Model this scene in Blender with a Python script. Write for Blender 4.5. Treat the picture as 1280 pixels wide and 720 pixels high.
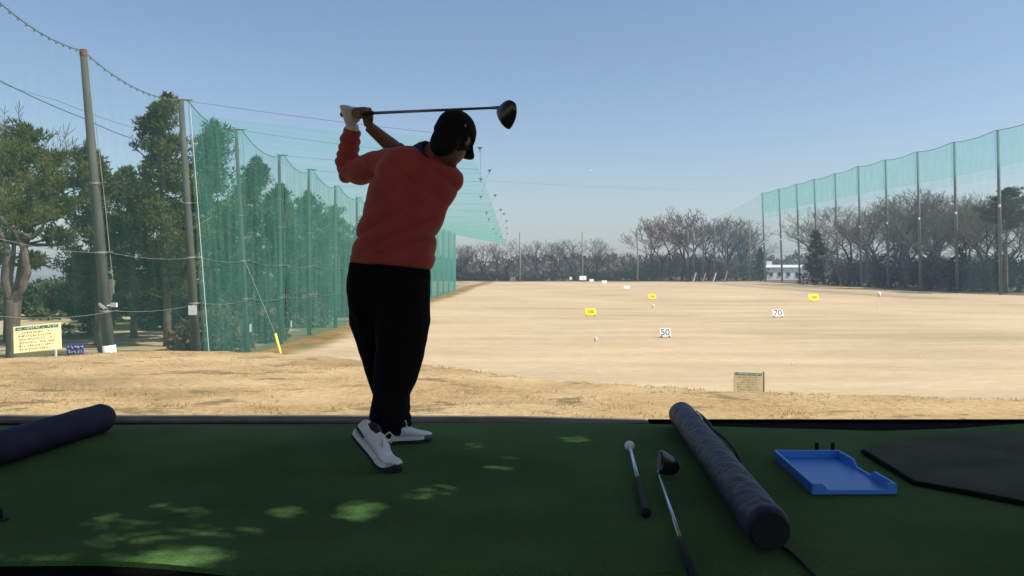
import bpy, bmesh, math, random
import numpy as np
from mathutils import Vector, Matrix, noise as mnoise

# ------------------------------------------------------------------ camera, sky, sun, exposure
for o in list(bpy.data.objects):
    bpy.data.objects.remove(o)
SC = bpy.context.scene
COL = SC.collection
F_PX = 1004.0
EYE = 0.86
PITCH = math.radians(-1.37)
cam_data = bpy.data.cameras.new('camera')
cam = bpy.data.objects.new('camera', cam_data)
COL.objects.link(cam)
cam.location = (0, 0, EYE)
cam.rotation_euler = (math.pi / 2 + PITCH, 0, 0)
cam_data.sensor_width = 36
cam_data.lens = 36 * F_PX / 1280
cam_data.clip_start = 0.05
cam_data.clip_end = 6000
SC.camera = cam

SUN_EL, SUN_AZ = math.radians(48), math.radians(104)
SUN_DIR = Vector((math.sin(SUN_AZ) * math.cos(SUN_EL), math.cos(SUN_AZ) * math.cos(SUN_EL), math.sin(SUN_EL)))
W = bpy.data.worlds.new('World')
SC.world = W
W.use_nodes = True
wn = W.node_tree
bg = wn.nodes['Background']
sky = wn.nodes.new('ShaderNodeTexSky')
sky.sky_type = 'NISHITA'
sky.sun_disc = False
sky.sun_elevation = SUN_EL
sky.sun_rotation = SUN_AZ
sky.altitude = 50
sky.air_density = 1.0
sky.dust_density = 1.4
sky.ozone_density = 2.2
wn.links.new(sky.outputs[0], bg.inputs[0])
bg.inputs[1].default_value = 0.078
sun_data = bpy.data.lights.new('sun', 'SUN')
sun_data.energy = 4.3
sun_data.angle = math.radians(0.6)
sun_data.color = (1.0, 0.95, 0.86)
sun = bpy.data.objects.new('sun', sun_data)
COL.objects.link(sun)
sun.rotation_euler = SUN_DIR.to_track_quat('Z', 'Y').to_euler()
SC.view_settings.view_transform = 'Standard'
SC.view_settings.look = 'None'
SC.view_settings.gamma = 1
SC.view_settings.use_curve_mapping = False
SC.view_settings.exposure = 0.85
SC.render.engine = 'CYCLES'
SC.cycles.transparent_max_bounces = 48
SC.cycles.max_bounces = 8
SC.cycles.use_denoising = True

CP, SP = math.cos(PITCH), math.sin(PITCH)


def at(x, y, d):
    """world point seen at photo pixel (x, y) at forward distance d"""
    u = (x - 640) / F_PX
    v = (360 - y) / F_PX
    dy = CP - v * SP
    k = d / dy
    return Vector((u * k, d, EYE + (SP + v * CP) * k))


def on_plane(x, y, z):
    u = (x - 640) / F_PX
    v = (360 - y) / F_PX
    k = (z - EYE) / (SP + v * CP)
    return Vector((u * k, (CP - v * SP) * k, z))


# ------------------------------------------------------------------ object helpers
def link(name, me, mat=None, parent=None, loc=None):
    o = bpy.data.objects.new(name, me)
    COL.objects.link(o)
    if me is not None and mat is not None:
        for m in (mat if isinstance(mat, (list, tuple)) else [mat]):
            me.materials.append(m)
    if parent is not None:
        o.parent = parent
    if loc is not None:
        o.location = loc
    return o


def tag(o, label=None, cat=None, group=None, kind=None):
    if label:
        o['label'] = label
    if cat:
        o['category'] = cat
    if group:
        o['group'] = group
    if kind:
        o['kind'] = kind
    return o


def empty(name, loc, label, cat, group=None, rz=0.0):
    o = bpy.data.objects.new(name, None)
    COL.objects.link(o)
    o.empty_display_size = 0.1
    o.location = loc
    o.rotation_euler = (0, 0, rz)
    return tag(o, label, cat, group)


class MB:
    """collects vertices and faces for one mesh"""
    def __init__(s):
        s.v, s.f, s.mi = [], [], []

    def add(s, vs, fs, mi=0):
        b = len(s.v)
        s.v.extend([tuple(p) for p in vs])
        s.f.extend([tuple(b + i for i in f) for f in fs])
        s.mi.extend([mi] * len(fs))

    def box(s, c, size, rot=None, mi=0):
        hx, hy, hz = size[0] / 2, size[1] / 2, size[2] / 2
        pts = [Vector((x, y, z)) for x in (-hx, hx) for y in (-hy, hy) for z in (-hz, hz)]
        c = Vector(c)
        if rot is not None:
            pts = [rot @ p for p in pts]
        s.add([c + p for p in pts], [(0, 1, 3, 2), (4, 6, 7, 5), (0, 4, 5, 1), (2, 3, 7, 6), (0, 2, 6, 4), (1, 5, 7, 3)], mi)

    def rings(s, rings, cap=True, mi=0):
        n = len(rings[0])
        vs = [p for r in rings for p in r]
        fs = []
        for i in range(len(rings) - 1):
            for j in range(n):
                k = (j + 1) % n
                fs.append((i * n + j, i * n + k, (i + 1) * n + k, (i + 1) * n + j))
        if cap:
            fs.append(tuple(range(n - 1, -1, -1)))
            fs.append(tuple((len(rings) - 1) * n + j for j in range(n)))
        s.add(vs, fs, mi)

    def tube(s, pts, rad, n=8, cap=True, mi=0):
        pts = [Vector(p) for p in pts]
        if not isinstance(rad, (list, tuple)):
            rad = [rad] * len(pts)
        rings = []
        up = None
        for i, p in enumerate(pts):
            t = (pts[min(i + 1, len(pts) - 1)] - pts[max(i - 1, 0)])
            if t.length < 1e-9:
                t = Vector((0, 0, 1))
            t.normalize()
            if up is None:
                up = Vector((0, 0, 1)) if abs(t.z) < 0.9 else Vector((1, 0, 0))
            a = t.cross(up)
            if a.length < 1e-6:
                a = t.orthogonal()
            a.normalize()
            b = a.cross(t)
            up = b
            rings.append([p + (a * math.cos(q) + b * math.sin(q)) * rad[i] for q in [2 * math.pi * j / n for j in range(n)]])
        s.rings(rings, cap, mi)

    def ellipsoid(s, c, ax, ay, az, nu=16, nv=10, mi=0):
        c = Vector(c)
        rings = []
        for i in range(nv + 1):
            t = math.pi * (0.02 + 0.96 * i / nv)
            rings.append([c + ax * (math.sin(t) * math.cos(q)) + ay * (math.sin(t) * math.sin(q)) + az * math.cos(t)
                          for q in [2 * math.pi * j / nu for j in range(nu)]])
        s.rings(rings, True, mi)

    def mesh(s, name, smooth=False):
        me = bpy.data.meshes.new(name)
        me.from_pydata(s.v, [], s.f)
        if any(s.mi):
            me.polygons.foreach_set('material_index', s.mi)
        bm = bmesh.new()
        bm.from_mesh(me)
        bmesh.ops.recalc_face_normals(bm, faces=bm.faces)
        bm.to_mesh(me)
        bm.free()
        if smooth:
            me.polygons.foreach_set('use_smooth', [True] * len(me.polygons))
        me.update()
        return me

    def build(s, name, mat, parent=None, smooth=False, loc=None, bevel=0):
        o = link(name, s.mesh(name, smooth), mat, parent, loc)
        if bevel:
            b = o.modifiers.new('bevel', 'BEVEL')
            b.width = bevel
            b.segments = 2
            b.limit_method = 'ANGLE'
        return o


def rawmesh(name, verts, faces, mat_idx=None):
    """fast numpy mesh; faces is an (n, k) array"""
    verts = np.asarray(verts, dtype=np.float32)
    faces = np.asarray(faces, dtype=np.int32)
    me = bpy.data.meshes.new(name)
    me.vertices.add(len(verts))
    me.vertices.foreach_set('co', verts.ravel())
    n, k = faces.shape
    me.loops.add(n * k)
    me.loops.foreach_set('vertex_index', faces.ravel())
    me.polygons.add(n)
    me.polygons.foreach_set('loop_start', np.arange(0, n * k, k, dtype=np.int32))
    me.polygons.foreach_set('loop_total', np.full(n, k, dtype=np.int32))
    if mat_idx is not None:
        me.polygons.foreach_set('material_index', mat_idx)
    me.update(calc_edges=True)
    me.validate()
    return me


def remesh(mb, voxel, smooth_it=6, factor=0.5):
    me = mb.mesh('tmp')
    o = bpy.data.objects.new('tmp', me)
    COL.objects.link(o)
    r = o.modifiers.new('r', 'REMESH')
    r.mode = 'VOXEL'
    r.voxel_size = voxel
    if smooth_it:
        sm = o.modifiers.new('s', 'SMOOTH')
        sm.factor = factor
        sm.iterations = smooth_it
    dg = bpy.context.evaluated_depsgraph_get()
    dg.update()
    out = bpy.data.meshes.new_from_object(o.evaluated_get(dg))
    bpy.data.objects.remove(o)
    bpy.data.meshes.remove(me)
    out.polygons.foreach_set('use_smooth', [True] * len(out.polygons))
    return out


def displace(me, fn):
    n = len(me.vertices)
    co = np.zeros(n * 3, dtype=np.float32)
    no = np.zeros(n * 3, dtype=np.float32)
    me.vertices.foreach_get('co', co)
    me.vertices.foreach_get('normal', no)
    co = co.reshape(-1, 3)
    no = no.reshape(-1, 3)
    d = np.array([fn(Vector(c), Vector(m)) for c, m in zip(co, no)], dtype=np.float32)
    co += no * d[:, None]
    me.vertices.foreach_set('co', co.ravel())
    me.update()


# ------------------------------------------------------------------ materials
def mat_new(name):
    m = bpy.data.materials.new(name)
    m.use_nodes = True
    return m, m.node_tree, m.node_tree.nodes, m.node_tree.links


def principled(name, col, rough=0.8, var=0.15, scale=8.0, bump=0.0, bump_scale=60.0, metal=0.0, spec=0.3, stretch=None, sheen=0.0):
    m, nt, N, L = mat_new(name)
    p = N['Principled BSDF']
    p.inputs['Roughness'].default_value = rough
    p.inputs['Metallic'].default_value = metal
    p.inputs['Specular IOR Level'].default_value = spec
    if sheen:
        p.inputs['Sheen Weight'].default_value = sheen
    tc = N.new('ShaderNodeTexCoord')
    mp = N.new('ShaderNodeMapping')
    if stretch:
        mp.inputs['Scale'].default_value = stretch
    L.new(tc.outputs['Object'], mp.inputs[0])
    nz = N.new('ShaderNodeTexNoise')
    nz.inputs['Scale'].default_value = scale
    nz.inputs['Detail'].default_value = 5
    L.new(mp.outputs[0], nz.inputs['Vector'])
    rp = N.new('ShaderNodeValToRGB')
    rp.color_ramp.elements[0].position = 0.3
    rp.color_ramp.elements[1].position = 0.7
    rp.color_ramp.elements[0].color = [c * (1 - var) for c in col] + [1]
    rp.color_ramp.elements[1].color = [min(1, c * (1 + var)) for c in col] + [1]
    L.new(nz.outputs[0], rp.inputs[0])
    L.new(rp.outputs[0], p.inputs['Base Color'])
    if bump:
        n2 = N.new('ShaderNodeTexNoise')
        n2.inputs['Scale'].default_value = bump_scale
        n2.inputs['Detail'].default_value = 3
        L.new(mp.outputs[0], n2.inputs['Vector'])
        b = N.new('ShaderNodeBump')
        b.inputs['Strength'].default_value = bump
        b.inputs['Distance'].default_value = 0.01
        L.new(n2.outputs[0], b.inputs['Height'])
        L.new(b.outputs[0], p.inputs['Normal'])
    return m


def leaf_mat(name, c0, c1, scale=1.2, transl=0.25):
    m, nt, N, L = mat_new(name)
    N.remove(N['Principled BSDF'])
    out = N['Material Output']
    tc = N.new('ShaderNodeTexCoord')
    nz = N.new('ShaderNodeTexNoise')
    nz.inputs['Scale'].default_value = scale
    nz.inputs['Detail'].default_value = 6
    L.new(tc.outputs['Object'], nz.inputs['Vector'])
    rp = N.new('ShaderNodeValToRGB')
    rp.color_ramp.elements[0].position = 0.35
    rp.color_ramp.elements[1].position = 0.68
    rp.color_ramp.elements[0].color = list(c0) + [1]
    rp.color_ramp.elements[1].color = list(c1) + [1]
    L.new(nz.outputs[0], rp.inputs[0])
    d = N.new('ShaderNodeBsdfDiffuse')
    t = N.new('ShaderNodeBsdfTranslucent')
    mx = N.new('ShaderNodeMixShader')
    mx.inputs[0].default_value = transl
    L.new(rp.outputs[0], d.inputs[0])
    L.new(rp.outputs[0], t.inputs[0])
    L.new(d.outputs[0], mx.inputs[1])
    L.new(t.outputs[0], mx.inputs[2])
    L.new(mx.outputs[0], out.inputs[0])
    return m


def net_mat(name, col, cover, var=0.35, streak=(0.6, 0.6, 0.06), scale=3.0):
    """fine knotted net: partly open; the threads have thickness, so a slanted line of sight meets more thread"""
    m, nt, N, L = mat_new(name)
    N.remove(N['Principled BSDF'])
    out = N['Material Output']
    tc = N.new('ShaderNodeTexCoord')
    mp = N.new('ShaderNodeMapping')
    mp.inputs['Scale'].default_value = streak
    L.new(tc.outputs['Object'], mp.inputs[0])
    nz = N.new('ShaderNodeTexNoise')
    nz.inputs['Scale'].default_value = scale
    nz.inputs['Detail'].default_value = 5
    nz.inputs['Roughness'].default_value = 0.6
    L.new(mp.outputs[0], nz.inputs['Vector'])
    mr = N.new('ShaderNodeMapRange')
    mr.inputs['From Min'].default_value = 0.3
    mr.inputs['From Max'].default_value = 0.7
    mr.inputs['To Min'].default_value = 1 - cover * (1 - var)
    mr.inputs['To Max'].default_value = 1 - cover * (1 + var)
    L.new(nz.outputs[0], mr.inputs['Value'])
    ge = N.new('ShaderNodeNewGeometry')
    dot = N.new('ShaderNodeVectorMath')
    dot.operation = 'DOT_PRODUCT'
    L.new(ge.outputs['Normal'], dot.inputs[0])
    L.new(ge.outputs['Incoming'], dot.inputs[1])

    def mth(op, a, b=None):
        n = N.new('ShaderNodeMath')
        n.operation = op
        for i, s in enumerate((a, b)):
            if s is None:
                continue
            if isinstance(s, (int, float)):
                n.inputs[i].default_value = s
            else:
                L.new(s, n.inputs[i])
        return n.outputs[0]
    c = mth('MAXIMUM', mth('ABSOLUTE', dot.outputs['Value']), 0.04)
    open_ = mth('POWER', mr.outputs[0], mth('DIVIDE', 1.0, c))
    fac = mth('SUBTRACT', 1.0, open_)
    d = N.new('ShaderNodeBsdfDiffuse')
    d.inputs[0].default_value = list(col) + [1]
    t = N.new('ShaderNodeBsdfTranslucent')
    t.inputs[0].default_value = list(col) + [1]
    mx = N.new('ShaderNodeMixShader')
    mx.inputs[0].default_value = 0.4
    L.new(d.outputs[0], mx.inputs[1])
    L.new(t.outputs[0], mx.inputs[2])
    tr = N.new('ShaderNodeBsdfTransparent')
    m2 = N.new('ShaderNodeMixShader')
    L.new(fac, m2.inputs[0])
    L.new(tr.outputs[0], m2.inputs[1])
    L.new(mx.outputs[0], m2.inputs[2])
    L.new(m2.outputs[0], out.inputs[0])
    return m


M = {}
M['concrete_pole'] = principled('concrete_pole', (0.062, 0.062, 0.054), 0.85, 0.3, 3.0, 0.2, 40, stretch=(1, 1, 0.3))
M['rust'] = principled('rust', (0.12, 0.05, 0.03), 0.9, 0.3)
M['dark_pole'] = principled('dark_pole', (0.11, 0.125, 0.12), 0.7, 0.25, 2.0, stretch=(1, 1, 0.2))
M['far_pole'] = principled('far_pole', (0.2, 0.2, 0.18), 0.7, 0.25, 2.0)
M['white_paint'] = principled('white_paint', (0.75, 0.75, 0.72), 0.6, 0.08, 4)
M['grey_paint'] = principled('grey_paint', (0.45, 0.47, 0.46), 0.7, 0.1, 4)
M['cable'] = principled('cable', (0.05, 0.06, 0.06), 0.6, 0.1)
M['wire_grey'] = principled('wire_grey', (0.16, 0.17, 0.16), 0.7, 0.1)
M['orange_paint'] = principled('orange_paint', (0.36, 0.17, 0.08), 0.6, 0.2, 3)
M['yellow_paint'] = principled('yellow_paint', (0.8, 0.68, 0.03), 0.5, 0.06, 3)
M['yellow_sleeve'] = principled('yellow_sleeve', (0.7, 0.55, 0.1), 0.5, 0.1, 3)
M['cream_board'] = principled('cream_board', (0.78, 0.66, 0.36), 0.6, 0.06, 3)
M['cream_board_pale'] = principled('cream_board_pale', (0.5, 0.42, 0.24), 0.6, 0.06, 3)
M['green_ink'] = principled('green_ink', (0.03, 0.16, 0.1), 0.6, 0.2, 20)
M['brown_ink'] = principled('brown_ink', (0.3, 0.2, 0.1), 0.7, 0.2, 20)
M['purple_ink'] = principled('purple_ink', (0.09, 0.04, 0.13), 0.6, 0.1)
M['dark_ink'] = principled('dark_ink', (0.05, 0.04, 0.04), 0.6, 0.1)
M['olive_ink'] = principled('olive_ink', (0.12, 0.13, 0.02), 0.6, 0.1)
M['blue_board'] = principled('blue_board', (0.04, 0.08, 0.25), 0.5, 0.1)
M['bark_pine'] = principled('bark_pine', (0.13, 0.095, 0.07), 0.95, 0.4, 4, 0.6, 12)
M['bark_pale'] = principled('bark_pale', (0.085, 0.07, 0.055), 0.95, 0.35, 4, 0.6, 12)
M['bark_bare'] = principled('bark_bare', (0.016, 0.014, 0.013), 0.95, 0.3, 2)
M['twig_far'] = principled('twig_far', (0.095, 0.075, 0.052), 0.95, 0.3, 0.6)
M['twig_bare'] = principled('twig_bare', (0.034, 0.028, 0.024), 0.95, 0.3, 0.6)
M['twig_red'] = principled('twig_red', (0.105, 0.066, 0.050), 0.95, 0.3, 0.6)
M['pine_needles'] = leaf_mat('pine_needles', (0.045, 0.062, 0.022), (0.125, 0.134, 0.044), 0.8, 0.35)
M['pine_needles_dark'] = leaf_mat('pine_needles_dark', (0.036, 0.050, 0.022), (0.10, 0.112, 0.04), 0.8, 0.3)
M['bush_leaves'] = leaf_mat('bush_leaves', (0.03, 0.055, 0.025), (0.075, 0.1, 0.04), 0.6)
M['brush_leaves'] = leaf_mat('brush_leaves', (0.07, 0.06, 0.04), (0.13, 0.11, 0.07), 0.4)
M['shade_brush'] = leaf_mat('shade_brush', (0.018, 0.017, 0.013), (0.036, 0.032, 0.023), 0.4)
M['red_brush'] = leaf_mat('red_brush', (0.12, 0.065, 0.045), (0.2, 0.13, 0.09), 0.4)
M['net_green'] = net_mat('net_green', (0.085, 0.27, 0.225), 0.15, 0.45, (1.2, 1.2, 0.10), 2.5)
M['net_near'] = net_mat('net_near', (0.10, 0.24, 0.21), 0.05, 0.4)
M['net_canopy'] = net_mat('net_canopy', (0.09, 0.42, 0.36), 0.036, 0.25, (0.25, 1.0, 0.25), 1.5)
M['net_band'] = net_mat('net_band', (0.11, 0.44, 0.40), 0.19, 0.25, (0.3, 0.3, 0.1))
M['net_thin'] = net_mat('net_thin', (0.2, 0.36, 0.36), 0.045, 0.3, (0.3, 0.3, 0.1))
M['net_mid'] = net_mat('net_mid', (0.13, 0.44, 0.40), 0.10, 0.3, (0.3, 0.3, 0.1))
M['net_low'] = net_mat('net_low', (0.14, 0.30, 0.26), 0.09, 0.4, (0.3, 0.3, 0.1))


# ------------------------------------------------------------------ ground
def smooth(a, b, x):
    t = np.clip((x - a) / (b - a), 0, 1)
    return t * t * (3 - 2 * t)


CX = np.array([-40, -12, -8, -5.5, -4.85, -3.98, -2.83, -1.76, -0.81, 0, 0.56, 1.44, 2.26, 3.87, 6, 12, 40])
CD = np.array([7.0, 7.2, 7.8, 8.63, 9.37, 9.74, 9.46, 8.86, 8.13, 7.45, 6.98, 6.56, 6.31, 6.07, 5.9, 5.7, 5.7])
FIELD_Z = -2.8
TEE_Z = -0.12
RANGE_SLOPE = 0.0219     # the range runs a little to the right of the camera's axis
FENCE_X0 = -11.9


def fence_x(y):
    return FENCE_X0 + RANGE_SLOPE * y


def crest(x):
    s = 0
    for k in (-0.5, -0.25, 0, 0.25, 0.5):
        s = s + np.interp(x + k, CX, CD)
    return s / 5


def vnoise(x, y, s, seed=0.0):
    f = np.vectorize(lambda a, b: mnoise.noise(Vector((a * s + seed, b * s - seed, seed * 1.7))))
    return f(x, y)


def ground_z(x, y, fine=True):
    x = np.asarray(x, dtype=float)
    y = np.asarray(y, dtype=float)
    c = crest(x)
    w = 12.0 + 3.0 * smooth(0, 6, x)
    t = np.clip((y - c) / w, 0, 1)
    z = TEE_Z + (FIELD_Z - TEE_Z) * (1 - (1 - t) ** 2)
    far = smooth(22, 45, y)
    und = 0.16 * vnoise(x, y, 0.045, 3.1) + 0.045 * vnoise(x, y, 0.13, 6.1) + 0.16 * vnoise(x, y, 0.017, 8.3)
    z = z + und * far * (1 - smooth(250, 500, np.hypot(x, y)))
    z = z - 12.0 * smooth(28, 70, -x) * smooth(60, 130, y)
    if fine:
        near = 1 - smooth(18, 30, y)
        z = z + near * 0.02 * vnoise(x, y, 1.1, 1.3) * smooth(4.7, 5.4, y)
    return z


def gz(x, y):
    return float(ground_z(np.array([x]), np.array([y]))[0])


def spacing(lims):
    out = []
    for a, b, st in lims:
        out.extend(np.arange(a, b, st))
    return np.array(out)


xs = spacing([(-700, -300, 100), (-300, -80, 20), (-80, -20, 3), (-20, -8, 0.8), (-8, 8, 0.2), (8, 20, 0.8), (20, 110, 3), (110, 300, 20), (300, 701, 100)])
ys = spacing([(-200, -20, 30), (-20, 4, 3), (4, 13, 0.2), (13, 30, 0.7), (30, 120, 2.5), (120, 260, 5), (260, 600, 30), (600, 1001, 100)])
GX, GY = np.meshgrid(xs, ys)
GZ = ground_z(GX, GY)
gv = np.stack([GX.ravel(), GY.ravel(), GZ.ravel()], 1)
nx, ny = len(xs), len(ys)
idx = np.arange(nx * ny).reshape(ny, nx)
gf = np.stack([idx[:-1, :-1].ravel(), idx[:-1, 1:].ravel(), idx[1:, 1:].ravel(), idx[1:, :-1].ravel()], 1)


def ground_material():
    m, nt, N, L = mat_new('dormant_turf')
    p = N['Principled BSDF']
    p.inputs['Roughness'].default_value = 0.95
    p.inputs['Specular IOR Level'].default_value = 0.1
    tc = N.new('ShaderNodeTexCoord')
    obj = tc.outputs['Object']
    sep = N.new('ShaderNodeSeparateXYZ')
    L.new(obj, sep.inputs[0])

    def noise(scale, detail=5, stretch=None, rough=0.55):
        n = N.new('ShaderNodeTexNoise')
        n.inputs['Scale'].default_value = scale
        n.inputs['Detail'].default_value = detail
        n.inputs['Roughness'].default_value = rough
        if stretch:
            mp = N.new('ShaderNodeMapping')
            mp.inputs['Scale'].default_value = stretch
            L.new(obj, mp.inputs[0])
            L.new(mp.outputs[0], n.inputs['Vector'])
        else:
            L.new(obj, n.inputs['Vector'])
        return n.outputs[0]

    def ramp(v, a, b, c0, c1):
        r = N.new('ShaderNodeValToRGB')
        r.color_ramp.elements[0].position = a
        r.color_ramp.elements[1].position = b
        r.color_ramp.elements[0].color = list(c0) + [1]
        r.color_ramp.elements[1].color = list(c1) + [1]
        L.new(v, r.inputs[0])
        return r.outputs[0]

    def mix(f, a, b, mode='MIX'):
        x = N.new('ShaderNodeMix')
        x.data_type = 'RGBA'
        x.blend_type = mode
        for s, sock in ((f, x.inputs[0]), (a, x.inputs[6]), (b, x.inputs[7])):
            if isinstance(s, (int, float)):
                sock.default_value = s
            elif isinstance(s, tuple):
                sock.default_value = list(s) + [1]
            else:
                L.new(s, sock)
        return x.outputs[2]

    def rng(v, a, b, c=0.0, d=1.0, smoothstep=True):
        r = N.new('ShaderNodeMapRange')
        r.interpolation_type = 'SMOOTHSTEP' if smoothstep else 'LINEAR'
        for i, k in zip(('From Min', 'From Max', 'To Min', 'To Max'), (a, b, c, d)):
            r.inputs[i].default_value = k
        L.new(v, r.inputs['Value'])
        return r.outputs[0]

    def mth(op, a, b):
        n = N.new('ShaderNodeMath')
        n.operation = op
        for i, s in enumerate((a, b)):
            if isinstance(s, (int, float)):
                n.inputs[i].default_value = s
            else:
                L.new(s, n.inputs[i])
        return n.outputs[0]

    # the mown field
    field = ramp(noise(0.05, 6, (1, 0.6, 1)), 0.3, 0.7, (0.38, 0.295, 0.19), (0.455, 0.362, 0.24))
    streak = ramp(noise(0.35, 5, (0.25, 1.2, 1)), 0.35, 0.62, (0.86, 0.86, 0.84), (1.04, 1.03, 1.0))
    field = mix(1.0, field, streak, 'MULTIPLY')
    speck = ramp(noise(3.0, 6, (0.6, 1, 1)), 0.3, 0.7, (0.9, 0.9, 0.88), (1.06, 1.06, 1.06))
    field = mix(1.0, field, speck, 'MULTIPLY')
    dark_patch = rng(noise(0.09, 5, (0.5, 1.4, 1)), 0.55, 0.70)  # random patches where the field is darker and more olive
    field = mix(mth('MULTIPLY', dark_patch, 0.42), field, (0.20, 0.18, 0.09))
    # the rough tee bank
    tee = ramp(noise(1.3, 7, (0.7, 1.0, 1)), 0.3, 0.7, (0.29, 0.205, 0.10), (0.44, 0.335, 0.19))
    tuft = mth('MAXIMUM', rng(noise(2.6, 7, (0.55, 0.9, 1), 0.7), 0.545, 0.63), mth('MULTIPLY', rng(noise(0.8, 5, (0.4, 1.0, 1), 0.6), 0.5, 0.66), 0.6))
    tee = mix(mth('MULTIPLY', tuft, 0.85), tee, (0.15, 0.11, 0.06))
    fine = ramp(noise(38, 4, (0.5, 1, 1)), 0.25, 0.75, (0.72, 0.70, 0.66), (1.2, 1.2, 1.18))
    tee = mix(1.0, tee, fine, 'MULTIPLY')
    zf = rng(sep.outputs['Z'], -1.7, -0.9)
    yn = rng(sep.outputs['Y'], 24, 14)
    base = mix(mth('MULTIPLY', zf, yn), field, tee)
    # along the foot of the left fence: brown earth with weeds
    fx = mth('SUBTRACT', sep.outputs['X'], mth('MULTIPLY', sep.outputs['Y'], RANGE_SLOPE))
    wob = mth('MULTIPLY', mth('SUBTRACT', noise(0.3, 4), 0.5), 3.0)
    fxw = mth('ADD', fx, wob)
    edge = mth('MULTIPLY', rng(fxw, FENCE_X0 + 2.8, FENCE_X0 + 1.0), rng(sep.outputs['Y'], 22, 26))
    earth = ramp(noise(0.8, 5), 0.4, 0.62, (0.24, 0.14, 0.06), (0.12, 0.11, 0.035))
    base = mix(edge, base, earth)
    # outside the nets
    litter = ramp(noise(0.4, 6), 0.35, 0.65, (0.07, 0.055, 0.035), (0.13, 0.10, 0.06))
    sand = ramp(noise(0.16, 5), 0.46, 0.56, (0.36, 0.28, 0.17), (0.10, 0.10, 0.045))
    left_out = mth('MULTIPLY', rng(fx, FENCE_X0 - 0.2, FENCE_X0 - 1.5), rng(sep.outputs['Y'], 18, 22))
    base = mix(left_out, base, sand)
    right_out = rng(fxw, 64.0, 66.5)
    base = mix(right_out, base, litter)
    far_out = rng(mth('ADD', sep.outputs['Y'], wob), 231, 234)
    base = mix(far_out, base, litter)
    L.new(base, p.inputs['Base Color'])
    b = N.new('ShaderNodeBump')
    b.inputs['Strength'].default_value = 0.5
    b.inputs['Distance'].default_value = 0.02
    L.new(noise(30, 5, (0.6, 1, 1)), b.inputs['Height'])
    L.new(b.outputs[0], p.inputs['Normal'])
    return m


M['turf'] = ground_material()
gme = rawmesh('ground', gv, gf)
gme.polygons.foreach_set('use_smooth', [True] * len(gme.polygons))
tag(link('ground', gme, M['turf']), kind='structure')

# the hazy air of the range
hz = MB()
hz.box((0, 400, 14), (1500, 1260, 40))
hme_ = hz.mesh('haze')
hm_, hnt, hN, hL = mat_new('haze_air')
hN.remove(hN['Principled BSDF'])
hv = hN.new('ShaderNodeVolumePrincipled')
hv.inputs['Color'].default_value = (0.66, 0.79, 0.95, 1)
hv.inputs['Density'].default_value = 0.00048
hv.inputs['Anisotropy'].default_value = 0.0
hL.new(hv.outputs[0], hN['Material Output'].inputs['Volume'])
tag(link('haze', hme_, hm_), 'thin pale blue air fading the far trees', 'haze', kind='stuff')

# short dead grass on the tee bank
rg = np.random.default_rng(5)
NB = 90000
bx = rg.uniform(-7.5, 6.5, NB)
by = 4.72 + (rg.random(NB) ** 1.5) * 5.3
keep = by < crest(bx) + 0.25
keep &= np.abs(bx) < by * 0.70 + 0.3
bx, by = bx[keep], by[keep]
bz = ground_z(bx, by) - 0.004
nb = len(bx)
clump = vnoise(bx, by, 1.6, 4.4)
hgt = rg.uniform(0.004, 0.011, nb) * (1 + 0.9 * np.clip(clump, -0.5, 1)) + 0.008 * (rg.random(nb) < 0.04)
hgt = hgt * (1 + 1.6 * (by < 4.86))
ang = rg.uniform(0, 2 * np.pi, nb)
wd = rg.uniform(0.003, 0.006, nb)
lean = rg.normal(0, 1.9, (nb, 2)) * hgt[:, None]
# coarser brown tussocks
nt_ = 900
tx_, ty_ = rg.uniform(-7.5, 6.5, nt_), 4.8 + (rg.random(nt_) ** 1.2) * 5.0
ok_ = (ty_ < crest(tx_) + 0.1) & (vnoise(tx_, ty_, 0.9, 7.7) > 0.02)
tx_, ty_ = tx_[ok_], ty_[ok_]
cnt = 26
qx = np.repeat(tx_, cnt) + rg.normal(0, 0.06, len(tx_) * cnt)
qy = np.repeat(ty_, cnt) + rg.normal(0, 0.04, len(tx_) * cnt)
qh = rg.uniform(0.012, 0.034, len(qx))
bx, by = np.concatenate([bx, qx]), np.concatenate([by, qy])
bz = np.concatenate([bz, ground_z(qx, qy) - 0.004])
hgt = np.concatenate([hgt, qh])
ang = np.concatenate([ang, rg.uniform(0, 2 * np.pi, len(qx))])
wd = np.concatenate([wd, rg.uniform(0.002, 0.004, len(qx))])
lean = np.concatenate([lean, rg.normal(0, 0.7, (len(qx), 2)) * qh[:, None]])
nb = len(bx)
v0 = np.stack([bx - np.cos(ang) * wd, by - np.sin(ang) * wd, bz], 1)
v1 = np.stack([bx + np.cos(ang) * wd, by + np.sin(ang) * wd, bz], 1)
v2 = np.stack([bx + lean[:, 0], by + lean[:, 1], bz + hgt], 1)
M['dead_grass'] = leaf_mat('dead_grass', (0.31, 0.225, 0.115), (0.49, 0.385, 0.225), 1.5, 0.65)
tag(link('grass', rawmesh('grass', np.stack([v0, v1, v2], 1).reshape(-1, 3), np.arange(nb * 3).reshape(-1, 3)), M['dead_grass']),
    'short dry yellow grass on the tee bank beyond the green mat', 'grass', kind='stuff')

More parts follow.
